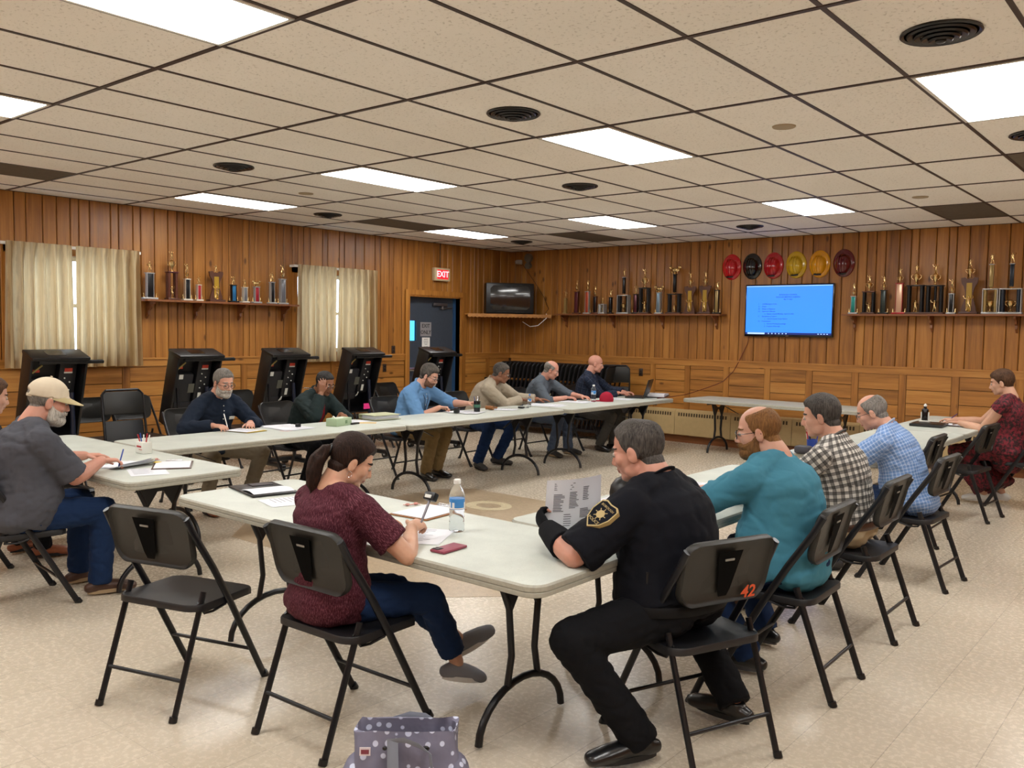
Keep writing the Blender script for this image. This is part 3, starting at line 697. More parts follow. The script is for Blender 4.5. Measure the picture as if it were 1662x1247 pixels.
def animal(mb, z, h):
    mb.ell((0, 0, z + h * .5), (h * .55, h * .22, h * .28), n=8, m=6); mb.ell((h * .6, 0, z + h * .8), (h * .2, h * .14, h * .18), n=8, m=6); mb.lathe([(h * .2, 0), (h * .08, h * .25)], (0, 0, z), 8)
    for x in (-.35, .35): mb.cyl((x * h, 0, z + h * .1), (x * h, 0, z + h * .5), h * .07, 6)
    mb.ell((-h * .6, 0, z + h * .75), (h * .2, h * .12, h * .2), n=8, m=6)
def cup(mb, z, h):
    s = h; mb.lathe([(.22 * s, 0), (.2 * s, .05 * s), (.06 * s, .12 * s), (.05 * s, .25 * s), (.16 * s, .4 * s), (.24 * s, .62 * s), (.25 * s, .85 * s), (.2 * s, .9 * s), (.05 * s, 1.0 * s)], (0, 0, z), 14)
    for w in (-1, 1): mb.sweep([(w * .2 * s, 0, z + .45 * s), (w * .38 * s, 0, z + .6 * s), (w * .4 * s, 0, z + .8 * s), (w * .24 * s, 0, z + .84 * s)], .025 * s, n=6)
def small_figs(mb, w, z):
    mb.box((0, 0, z + .003), (2 * w, .006, .006))
    for s in (-1, 1): figure(mb, z, .05, 0) if False else mb.sweep([(s * w, 0, z), (s * w, 0, z + .03), (s * w * 1.05, 0, z + .05)], [.008, .006, .004], n=6)
TN = [0]
def trophy(u, ztop, zs, axis, kind, c1, c2, label, w=.05, top='fig', group=None):
    loc = (u, -.135, zs) if axis == 'x' else (.135, u, zs)
    t = empty('trophy', loc, 0 if axis == 'x' else PI / 2, label, 'trophy', group); g2 = MB(); g3 = MB()
    h = ztop - zs; TN[0] += 1; p = TN[0]
    A, B = metal(c1[0], c1[1]), metal(c2[0], c2[1])
    fh = min(.13, .32 * h); g = MB()
    if kind == 'harp':
        hb = h * (.66 if top == 'cupfig' else .80); b = MB(); b.b2(-.105, .105, -.05, .05, 0, .028, .004); b.build('base', TBASE, t)
        pr = []
        for q in range(13):
            z = .028 + (hb - .028) * q / 12; x = .062 + .02 * math.cos(2 * PI * (q / 12)) + (.012 if q > 9 else 0); pr.append((x, z))
        pr += [(.05, hb + .006), (.03, hb - .012)]
        b = MB(); b.prism(pr + [(-x, z) for x, z in reversed(pr)], -.012, .012, Matrix(((1, 0, 0), (0, 0, -1), (0, 1, 0)))); b.build('harp_panel', HARP, t)
        b = MB(); b.b2(-.03, .03, -.0165, -.012, .05, hb - .06); b.build('yellow_panel', HYEL, t)
        g2.M = Matrix.Translation((0, -.022, 0)); figure(g2, .03, hb * .45, 2)
        if top == 'cupfig': cup(g, hb, (h - hb) * .55); figure(g, hb + (h - hb) * .52, (h - hb) * .48, p)
        else: figure(g, hb - .01, h - hb + .01, p)
    else:
        if kind == 'column':
            b = MB(); b.b2(-w * 1.35, w * 1.35, -.035, .035, 0, .022, .003); b.build('base', B if top != 'wood' else TBASE, t)
            z1 = h - fh - (.10 * h if top == 'cupfig' else 0) - .012
            b = MB(); b.box((0, 0, (.022 + z1) / 2), (w * 1.15, .04, z1 - .022), bev=.004); b.build('column', A, t)
            b = MB(); b.b2(-w * .8, w * .8, -.03, .03, z1, z1 + .01); [b.box((s * w * .62, 0, (.022 + z1) / 2), (.005, .046, z1 - .022)) for s in (-1, 1)]; b.build('trim_plate', B, t)
            if top == 'cupfig': cup(g, z1 + .01, .16 * h); figure(g, z1 + .01 + .15 * h, h - z1 - .01 - .15 * h, p)
            elif top == 'animal': animal(g, z1 + .01, fh * .8)
            else: figure(g, z1 + .01, h - z1 - .01, p)
            small_figs(g3, w * 1.2, .022)
        else:  # tower: columns carry a plate, then a cup or a second column
            z1 = h * (.56 if top in ('cupfig', 'cup') else .40)
            b = MB(); b.b2(-w * 1.25, w * 1.25, -.05, .05, 0, .024, .003); b.build('base', TBASE if kind == 'tower' else B, t)
            b = MB()
            for s in (-1, 1): b.cyl((s * w * .82, -.018, .024), (s * w * .82, -.018, z1), .012 + w * .1, 12); b.cyl((s * w * .82, .022, .024), (s * w * .82, .022, z1), .012 + w * .1, 12)
            if w > .07 and top == 'cup': b.cyl((0, .022, .024), (0, .022, z1), .016, 12)
            b.build('column', A, t)
            b = MB(); b.b2(-w * 1.15, w * 1.15, -.045, .045, z1, z1 + .014, .002)
            if kind == 'box': [b.b2(s * w * 1.1 - .004, s * w * 1.1 + .004, -.045, .045, .024, z1) for s in (-1, 1)]
            b.build('trim_plate', B, t)
            if top in ('cupfig', 'cup'): cup(g, z1 + .014, (h - z1) * (.55)); figure(g, z1 + .014 + (h - z1) * .5, (h - z1) * .45, p)
            else:
                z2 = h - fh - .01; b = MB(); b.box((0, 0, (z1 + z2) / 2 + .02), (.042, .035, z2 - z1 - .03), bev=.004); b.build('upper_column', A, t)
                g.lathe([(.02, 0), (.008, .01), (.02, .03)], (0, 0, z1 + .012), 10)
                b = MB(); b.b2(-.028, .028, -.024, .024, z2 + .004, z2 + .012); b.build('trim_plate', B, t)
                (animal if top == 'animal' else figure)(g, z2 + .01, fh)
            figure(g2, .024, z1 * .45, p) if kind != 'box' else cup(g2, .03, z1 * .5)
    g.build('gold_figure', GOLD, t)
    if g2.v: g2.build('inner_figure', GOLD, t)
    if g3.v: g3.build('side_pegs', GOLD, t)
K = ('black', '#111114'); SV = ('silver', '#a9a9a8'); RD = ('red', '#a3202a'); DR = ('darkred', '#55222a'); TL = ('teal', '#1d8079'); BL = ('blue', '#2a6f9e'); GR = ('sparkle_grey', '#77787c'); GN = ('dark_green', '#2b3430'); OR = ('orange_red', '#a8482c'); NV = ('navy', '#1f2733'); GD = ('gold_foil', '#9c8350'); BN = ('brown', '#5b3122')
Lg, Ag, Bg = 'trophies on the shelf between the windows', 'trophies on the shelf left of the screen', 'trophies on the shelf right of the screen'
ZS = 1.925
for (u, z, kind, c1, c2, w, top, lab) in (
 (-6.60, 2.36, 'column', K, SV, .062, 'fig', 'wide black column trophy at the left end of the window shelf'),
 (-6.33, 2.49, 'tower', BN, DR, .055, 'cupfig', 'tallest trophy on the window shelf, brown twin columns'),
 (-6.14, 2.36, 'column', K, MARB and ('white', '#cfc8ba'), .045, 'cupfig', 'black and white column trophy third from the left curtain'),
 (-5.99, 2.22, 'column', RD, ('white', '#cfc8ba'), .034, 'fig', 'small red column trophy beside the lyre plaque'),
 (-5.76, 2.38, 'harp', K, K, .05, 'fig', 'brown lyre trophy with yellow panel on the window shelf'),
 (-5.52, 2.25, 'column', BL, K, .045, 'fig', 'small bright blue column trophy right of the lyre'),
 (-5.36, 2.22, 'column', GR, ('white', '#cfc8ba'), .04, 'fig', 'short grey column trophy between blue and red ones'),
 (-5.19, 2.24, 'column', RD, SV, .045, 'animal', 'short red column trophy topped by a gold animal'),
 (-4.96, 2.34, 'column', K, SV, .042, 'fig', 'narrow black column trophy near the right end of the window shelf'),
 (-4.80, 2.44, 'column', GR, SV, .055, 'cupfig', 'sparkly grey column trophy at the right end of the window shelf')):
    trophy(u, z, 1.925, 'y', kind, c1, c2, lab, w, top, Lg)
for (u, z, kind, c1, c2, w, top, lab) in (
 (1.28, 2.29, 'column', GD, GD, .03, 'fig', 'slim gold trophy at the left end of the corner side shelf'),
 (1.50, 2.46, 'column', DR, BN, .05, 'cupfig', 'dark maroon column trophy, second on the shelf left of the screen'),
 (1.71, 2.46, 'column', OR, SV, .05, 'cupfig', 'orange red column trophy, third on the shelf left of the screen'),
 (1.86, 2.37, 'column', K, BN, .042, 'cupfig', 'black column trophy beside the short silver one'),
 (2.00, 2.17, 'box', SV, SV, .045, 'cup', 'shortest silver pillared trophy on the shelf left of the screen'),
 (2.15, 2.30, 'column', K, K, .03, 'fig', 'thin black column trophy with a small gold figure'),
 (2.39, 2.61, 'box', K, SV, .085, 'fig', 'tall trophy with a black column on a silver edged box'),
 (2.61, 2.35, 'column', DR, K, .046, 'fig', 'dark purple column trophy in front of the black tower'),
 (2.76, 2.60, 'tower', K, K, .08, 'cupfig', 'big black four pillar tower trophy on the shelf left of the screen'),
 (3.01, 2.37, 'column', ('pale_blue', '#6f8799'), SV, .045, 'animal', 'silver and pale blue column trophy with an eagle top'),
 (3.27, 2.63, 'tower', K, K, .095, 'animal', 'tallest pillared trophy topped by a gold animal'),
 (3.53, 2.52, 'harp', K, K, .05, 'cupfig', 'left one of two lyre trophies near the screen'),
 (3.77, 2.53, 'harp', K, K, .05, 'cupfig', 'right one of two lyre trophies near the screen'),
 (3.96, 2.39, 'column', GD, K, .04, 'fig', 'gold spotted column trophy nearest the wall screen')):
    trophy(u, z, 1.915, 'x', kind, c1, c2, lab, w, top, Ag)
for (u, z, kind, c1, c2, w, top, lab) in (
 (5.88, 2.32, 'column', TL, SV, .042, 'cupfig', 'small teal column trophy at the left end of the right shelf'),
 (6.07, 2.41, 'tower', K, BN, .068, 'cupfig', 'low black twin pillar trophy beside the teal one'),
 (6.25, 2.40, 'column', GN, K, .045, 'cupfig', 'dark green column trophy with a silver cup'),
 (6.44, 2.49, 'column', ('cream_foil', '#d0a98c'), ('red', '#a3202a'), .06, 'cupfig', 'red and cream striped trophy topped with a red star'),
 (6.63, 2.53, 'tower', K, K, .09, 'cupfig', 'black tower trophy with gold cup, left of its taller twin'),
 (6.85, 2.52, 'tower', K, K, .09, 'cup', 'black tower trophy with a wide open cup on top'),
 (7.04, 2.34, 'column', K, SV, .038, 'cupfig', 'small black and silver trophy between tower and lyre'),
 (7.23, 2.57, 'harp', K, K, .05, 'cupfig', 'lyre trophy with yellow panel on the right shelf'),
 (7.46, 2.63, 'box', GD, SV, .07, 'fig', 'tall gold column trophy standing on silver pillars'),
 (7.67, 2.63, 'box', NV, SV, .10, 'fig', 'tall navy column trophy at the right picture edge'),
 (7.98, 2.5, 'tower', K, K, .09, 'cupfig', 'black tower trophy just beyond the right picture edge')):
    trophy(u, z, 1.915, 'x', kind, c1, c2, lab, w, top, Bg)

# ------------------------------------------------------------------ fire helmets
def helmet(x, col, lab, z=2.575, tilt=.0, inner=False):
    t = empty('fire_helmet', (x, -.03, z), 0, lab, 'helmet', 'fire helmets hung on the wall'); t.rotation_euler = (0, tilt, 0)
    m = mat('helmet_' + col.strip('#'), col, .16, coat=.6, bump=.02, bscale=30)
    mb = MB(); n = 32; loops = []
    for s, d in ((1.0, .018), (1.0, .0), (.97, -.006), (.82, -.016), (.70, -.022)):
        loops.append([V((.142 * s * math.cos(2 * PI * k / n), d, .182 * s * math.sin(2 * PI * k / n) - .01 * (1 - s) + .01)) for k in range(n)])
    for q in range(1, 8):
        th = q / 8 * PI / 2; loops.append([V((.098 * math.cos(th) * math.cos(2 * PI * k / n), -.024 - .095 * math.sin(th), .128 * math.cos(th) * math.sin(2 * PI * k / n) - .01)) for k in range(n)])
    vs = [p for l in loops for p in l]; R_ = len(loops)
    mb.add(vs, [(i * n + k, i * n + (k + 1) % n, (i + 1) * n + (k + 1) % n, (i + 1) * n + k) for i in range(R_ - 1) for k in range(n)] + [tuple((R_ - 1) * n + k for k in range(n)), tuple(range(n))[::-1]], True)
    mb.build('shell', m, t)
    mb = MB()
    for a in (-.035, 0, .035): mb.sweep([(a, -.03 - .098 * math.cos(w) * (1 - abs(a) * 4), .128 * math.sin(w) - .01) for w in [(-1.35 + 2.7 * k / 10) for k in range(11)]], .006, n=6)
    mb.build('ridge', m, t)
    mb = MB(); mb.sweep([(-.05, -.065, -.13), (0, -.085, -.137), (.05, -.065, -.13)], [(.008, .012)] * 3, n=8); mb.build('chin_strap', BLK, t)
for a in ((4.12, '#c01420', 'leftmost bright red fire helmet'), (4.43, '#0b0b0c', 'black fire helmet, second from the left'), (4.74, '#b0121e', 'red fire helmet between the black and the yellow ones'), (5.06, '#c9a51a', 'yellow fire helmet with a black mark on its brim'), (5.38, '#d9960f', 'orange yellow fire helmet, fifth from the left'), (5.70, '#5a0b14', 'dark maroon fire helmet at the right end')): helmet(*a, tilt=random.uniform(-.06, .06))

# ------------------------------------------------------------------ wall screen
t = empty('wall_screen', (4.985, -.02, 1.965), 0, 'flat wall screen showing a blue agenda page', 'television')
hw, hh = .62, .36
mb = MB(); mb.box((0, -.035, 0), (2 * hw, .05, 2 * hh), bev=.008); mb.box((0, .0, 0), (.4, .04, .3)); mb.build('housing', BLKSHINY, t)
mb = MB(); mb.b2(-hw + .018, hw - .018, -.062, -.0605, -hh + .03, hh - .018); sc_ = mb.build('screen', mat('screen_blue', '#2a7af0', .3, emit='#3588ff', es=.95), t)
INK = mat('screen_ink', '#0e3f96', .4, emit='#1c55b4', es=.6)
mb = MB(); MM = Rx(PI / 2)
def tx(s, size, x, z, al='LEFT'): mb.text(s, size, T4((x, -.063, z), MM), .0003, al, .0004)
tx('BOROUGH COUNCIL', .026, 0, .215, 'CENTER'); tx('REGULAR MEETING AGENDA', .026, 0, .183, 'CENTER'); tx('May 17, 2022', .022, 0, .152, 'CENTER')
for k, (a, b, ind) in enumerate((('I.', 'Call Meeting to Order', 0), ('II.', 'Prayer', 0), ('III.', 'Pledge of Allegiance', 0), ('IV.', 'Approval of Minutes', 0), ('a.', 'Regular Council Meeting - April 19, 2022', 1), ('V.', 'Recognition of Visitors', 0), ('a.', 'Cub/Girl Scouts Troop Visitors', 1), ('VI.', 'Presentations', 0), ('a.', 'General Working Knowledge', 1), ('b.', 'Progress of Borough', 1))):
    z = .09 - k * .034; tx(a, .023, -.42 + ind * .09, z); tx(b, .023, -.365 + ind * .07, z)
mb.build('agenda_text', INK, sc_)
mb = MB(); mb.b2(-hw + .018, hw - .018, -.0628, -.062, -hh + .03, -hh + .058); mb.build('task_bar', mat('task_bar', '#0a1f66', .4, emit='#0c2a80', es=.5), sc_)
mb = MB(); mb.b2(-hw + .05, -hw + .3, -.0634, -.0628, -hh + .033, -hh + .055); [mb.b2(-.27 + .05 * k, -.255 + .05 * k, -.0634, -.0628, -hh + .037, -hh + .051) for k in range(6)]; [mb.b2(.42 + .04 * k, .44 + .04 * k, -.0634, -.0628, -hh + .039, -hh + .049) for k in range(4)]; mb.b2(-hw + .018, hw - .018, -.0628, -.062, hh - .03, hh - .022); mb.build('task_icon', mat('screen_white', '#9fc8ff', .4, emit='#b5d6ff', es=.9), sc_)
mb = MB(); mb.b2(-.022, .022, -.0615, -.060, -hh + .010, -hh + .017); mb.build('maker_mark', SILV, t)
mb = MB(); mb.sweep([(4.42, -.04, 1.62), (4.40, -.035, 1.5), (4.28, -.035, 1.25), (4.20, -.04, 1.1), (4.05, -.045, .95), (3.95, -.05, .9), (3.80, -.15, .83), (3.75, -.6, .765), (3.72, -1.0, .75), (3.7, -1.3, .745)], .005, n=8)
tag(mb.build('screen_cable', mat('cable_dark_red', '#5d1a16', .5)), 'dark red cable hanging from the wall screen to the laptop table', 'cable')

# ------------------------------------------------------------------ corner television on its shelf
t = empty('corner_shelf', (0, 0, 1.90), 0, 'corner wall shelf with scalloped edge under the old television', 'shelf')
mb = MB(); A_, B_ = (.03, -1.25), (1.02, -.04)
mb.prism([(.02, -.02), (.02, -1.22), (.12, -1.22), (1.0, -.14), (1.0, -.02)], -.02, 0); mb.build('shelf_board', W_X, t)
mb = MB(); p0, p1 = V((.12, -1.22, 0)), V((1.0, -.14, 0)); d = p1 - p0; L_ = d.length; ang = math.atan2(d.y, d.x); pr = [(0, .0), (L_, .0)]
N = 22
for k in range(N * 4, -1, -1): u = k / (N * 4); pr.append((u * L_, -.045 - .016 * abs(math.sin(PI * u * N))))
M3 = Rz(ang) @ Matrix(((1, 0, 0), (0, 0, 1), (0, 1, 0)))
mb.prism(pr, -.008, .008, M3); mb.v = [tuple(V(v) + p0) for v in mb.v]; mb.build('scalloped_trim', W_X, t)
t = empty('tube_television', (.44, -.58, 1.90), ang, 'old black tube television on the corner shelf', 'television')
mb = MB(); mb.box((0, -.02, .255), (.80, .24, .50), bev=.02); mb.box((0, .19, .24), (.56, .24, .38), bev=.05); mb.build('housing', BLK, t)
mb = MB(); n = 12; vs = []; 
for i in range(n + 1):
    for k in range(n + 1):
        x, z = -.33 + .66 * i / n, .07 + .39 * k / n; vs.append(V((x, -.135 - .03 * (1 - ((x) / .33) ** 2) * .6 - .03 * (1 - ((z - .265) / .195) ** 2) * .4, z)))
mb.add(vs, [(i * (n + 1) + k, (i + 1) * (n + 1) + k, (i + 1) * (n + 1) + k + 1, i * (n + 1) + k + 1) for i in range(n) for k in range(n)], True); mb.build('picture_tube', mat('tube_glass', '#0a0d12', .06, coat=1), t)
mb = MB(); [mb.b2(-.2 + .1 * k, -.16 + .1 * k, -.147, -.14, .028, .04) for k in range(5)]; mb.build('button', DG, t)
mb = MB(); mb.box((.28, -.12, 2.79), (.1, .12, .07), Rz(.6), .01); mb.cyl((.26, -.2, 2.78), (.3, -.15, 2.79), .03); tag(mb.build('security_camera', mat('camera_grey', '#9a948a', .4)), 'small grey camera box high in the room corner', 'camera')
t = empty('wall_sounder', (.42, -.02, 2.8), 0, 'grey double disc alarm on the trophy wall near the corner', 'alarm')
mb = MB(); mb.cyl((0, 0, .06), (0, -.05, .06), .075, 20); mb.build('bell_disc', mat('alarm_grey', '#6d6557', .4), t)
mb = MB(); mb.cyl((0, 0, -.07), (0, -.06, -.07), .055, 20); mb.box((0, -.005, 0), (.06, .01, .2)); mb.build('lower_disc', mat('alarm_grey', '#6d6557', .4), t)
mb = MB(); mb.sweep([(.3, -.06, 2.76), (.42, -.03, 2.6), (.55, -.03, 2.45), (.75, -.03, 2.2), (.86, -.04, 2.0), (.84, -.1, 1.93)], .004, n=6); tag(mb.build('antenna_cable', BLK), 'thin dark cable falling from the corner camera to the shelf', 'cable')
mb = MB(); mb.sweep([(.93, -.19, 1.915), (.95, -.215, 1.84), (.80, -.24, 1.72), (.64, -.25, 1.70), (.5, -.28, 1.78)], .006, n=8); tag(mb.build('white_cable', WHITE), 'white cable looping below the corner shelf', 'cable')
# ------------------------------------------------------------------ people
def skin_mat(name, c, lip, rough=.5):
    q = NT(name); co = q.coord(); a = q.noise(co, 14, 4, .6); b = q.noise(co, 5, 2)
    c = lin(c); d = (c[0] * .97, c[1] * .78, c[2] * .74, 1); l = (min(1, c[0] * 1.08), min(1, c[1] * 1.08), min(1, c[2] * 1.08), 1)
    q.base(q.ramp(q.math('ADD', q.math('MULTIPLY', a, .6), q.math('MULTIPLY', b, .4)), [(.3, d), (.5, c), (.7, l)]))
    q.set(Roughness=rough); q.b.inputs['Subsurface Weight'].default_value = .12; q.b.inputs['Subsurface Radius'].default_value = (.01, .004, .002); q.b.inputs['Subsurface Scale'].default_value = .5
    q.bump(q.noise(co, 300, 2), .08, .001)
    return (q.m, mat(name + '_lip', lip, .4))
def hair_mat(name, c1, c2):
    q = NT(name); co = q.coord(); a = q.noise(q.mapping(co, (190, 190, 22)), 1, 3, .6); b = q.noise(co, 16, 3)
    q.base(q.ramp(q.math('ADD', q.math('MULTIPLY', a, .65), q.math('MULTIPLY', b, .35)), [(.34, c1), (.62, c2)])); q.set(Roughness=.62); q.b.inputs['Specular IOR Level'].default_value = .18; q.bump(a, .8, .004); return q.m
def cloth(name, c, c2=None, rough=.85, weave=.25, heather=None):
    q = NT(name); co = q.coord(); f = q.noise(co, 500, 2); a = q.noise(co, 4, 3)
    col = q.ramp(a, [(.3, tuple(x * .9 for x in lin(c)[:3])), (.7, tuple(min(1, x * 1.07) for x in lin(c)[:3]))])
    if heather:
        h = q.noise(q.mapping(q.n('ShaderNodeAttribute', attribute_name='fab').outputs['Vector'], (70, 300, 1)), 1, 3, .7); col = q.mix(q.ramp(h, [(.48, '#000000'), (.68, '#ffffff')]), col, lin(heather))
    q.base(col); q.set(Roughness=rough); q.b.inputs['Specular IOR Level'].default_value = .18; q.bump(f, weave, .001); return q.m
def plaid(name, base, lines, period, w=.5, rough=.85):
    """lines: (colour, width, offset, strength) bands in both directions"""
    q = NT(name); at = q.n('ShaderNodeSeparateXYZ', i0=q.n('ShaderNodeAttribute', attribute_name='fab').outputs['Vector']); col = lin(base)
    for (c, wd, off, st) in lines:
        for k in (0, 1):
            f = q.math('FRACT', q.math('ADD', q.math('DIVIDE', at.outputs[k], period), off)); m = q.math('MULTIPLY', q.math('LESS_THAN', f, wd), st); col = q.mix(m, col, lin(c))
    q.base(col); q.set(Roughness=rough); q.b.inputs['Specular IOR Level'].default_value = .3; q.bump(q.noise(q.coord(), 500, 2), .25, .001); return q.m

def remesh(mb, voxel, smooth=6, fac=.5):
    """fuse overlapping closed shapes into one continuous surface -> verts, normals, quads"""
    me = bpy.data.meshes.new('tmp'); me.from_pydata(mb.v, [], mb.f); me.update()
    b = bmesh.new(); b.from_mesh(me); bmesh.ops.recalc_face_normals(b, faces=b.faces); b.to_mesh(me); b.free()
    o = bpy.data.objects.new('tmp', me); COL.objects.link(o)
    m = o.modifiers.new('r', 'REMESH'); m.mode = 'VOXEL'; m.voxel_size = voxel; m.adaptivity = 0
    if smooth: s = o.modifiers.new('s', 'SMOOTH'); s.factor = fac; s.iterations = smooth
    dg = bpy.context.evaluated_depsgraph_get(); e = bpy.data.meshes.new_from_object(o.evaluated_get(dg))
    bpy.data.objects.remove(o); bpy.data.meshes.remove(me)
    return e
def get(me):
    n = len(me.vertices); v = np.empty(n * 3, 'f'); me.vertices.foreach_get('co', v); nn = np.empty(n * 3, 'f'); me.vertices.foreach_get('normal', nn); return v.reshape(-1, 3), nn.reshape(-1, 3)
def put(me, v): me.vertices.foreach_set('co', v.astype('f').ravel()); me.update()
def finish(me, name, mats, parent):
    me.name = name
    for m in (mats if isinstance(mats, (list, tuple)) else [mats]): me.materials.append(m)
    me.polygons.foreach_set('use_smooth', [True] * len(me.polygons)); o = bpy.data.objects.new(name, me); COL.objects.link(o); o.parent = parent; return o
def sstep(x, a, b):
    t = np.clip((x - a) / (b - a), 0, 1); return t * t * (3 - 2 * t)
def chains_attr(me, chains):
    """store cloth coordinates (along, around) measured from the nearest limb axis"""
    v, _ = get(me); best = np.full(len(v), 1e9); out = np.zeros((len(v), 3))
    for ch in chains:
        L = 0.0; pr = None
        for i in range(len(ch) - 1):
            a, b = np.array(ch[i][0]), np.array(ch[i + 1][0]); r = ch[i][1]; ref = np.array(ch[0][2], float); d = b - a; l = np.linalg.norm(d); d /= l
            t = (v - a) @ d; tc = np.clip(t, 0, l); q = v - (a + tc[:, None] * d); dist = np.linalg.norm(q, axis=1) / r
            x = ref - d * (ref @ d); x /= np.linalg.norm(x) + 1e-9; y = np.cross(d, x); an = np.arctan2(q @ y, q @ x)
            m = dist < best; best[m] = dist[m]; out[m, 0] = (L + t)[m]; out[m, 1] = (an * r)[m]; L += l
    a = me.attributes.new('fab', 'FLOAT_VECTOR', 'POINT'); a.data.foreach_set('vector', out.astype('f').ravel())
def folds(me, amp, freq, seed, axis_scale=(1, 1, 1.6)):
    v, n = get(me); d = np.empty(len(v)); sx, sy, sz = [freq * a for a in axis_scale]; N = noise.noise
    for i, p in enumerate(v):
        a = N((p[0] * sx + seed, p[1] * sy, p[2] * sz)); b = N((p[0] * sx * 2.3, p[1] * sy * 2.3 + seed, p[2] * sz * 2.3)); d[i] = -max(0, 1 - abs(a) * 3.2) * .9 + b * .5 - max(0, 1 - abs(b) * 5) * .35
    put(me, v + n * (d * amp)[:, None])
def ik(s, t, l1, l2, hint):
    d = t - s; L = min(d.length, (l1 + l2) * .998); dn = d.normalized(); a = (l1 * l1 - l2 * l2 + L * L) / (2 * L); h = math.sqrt(max(0, l1 * l1 - a * a))
    hp = hint - dn * hint.dot(dn); hp.normalize(); return s + dn * a + hp * h, s + dn * L

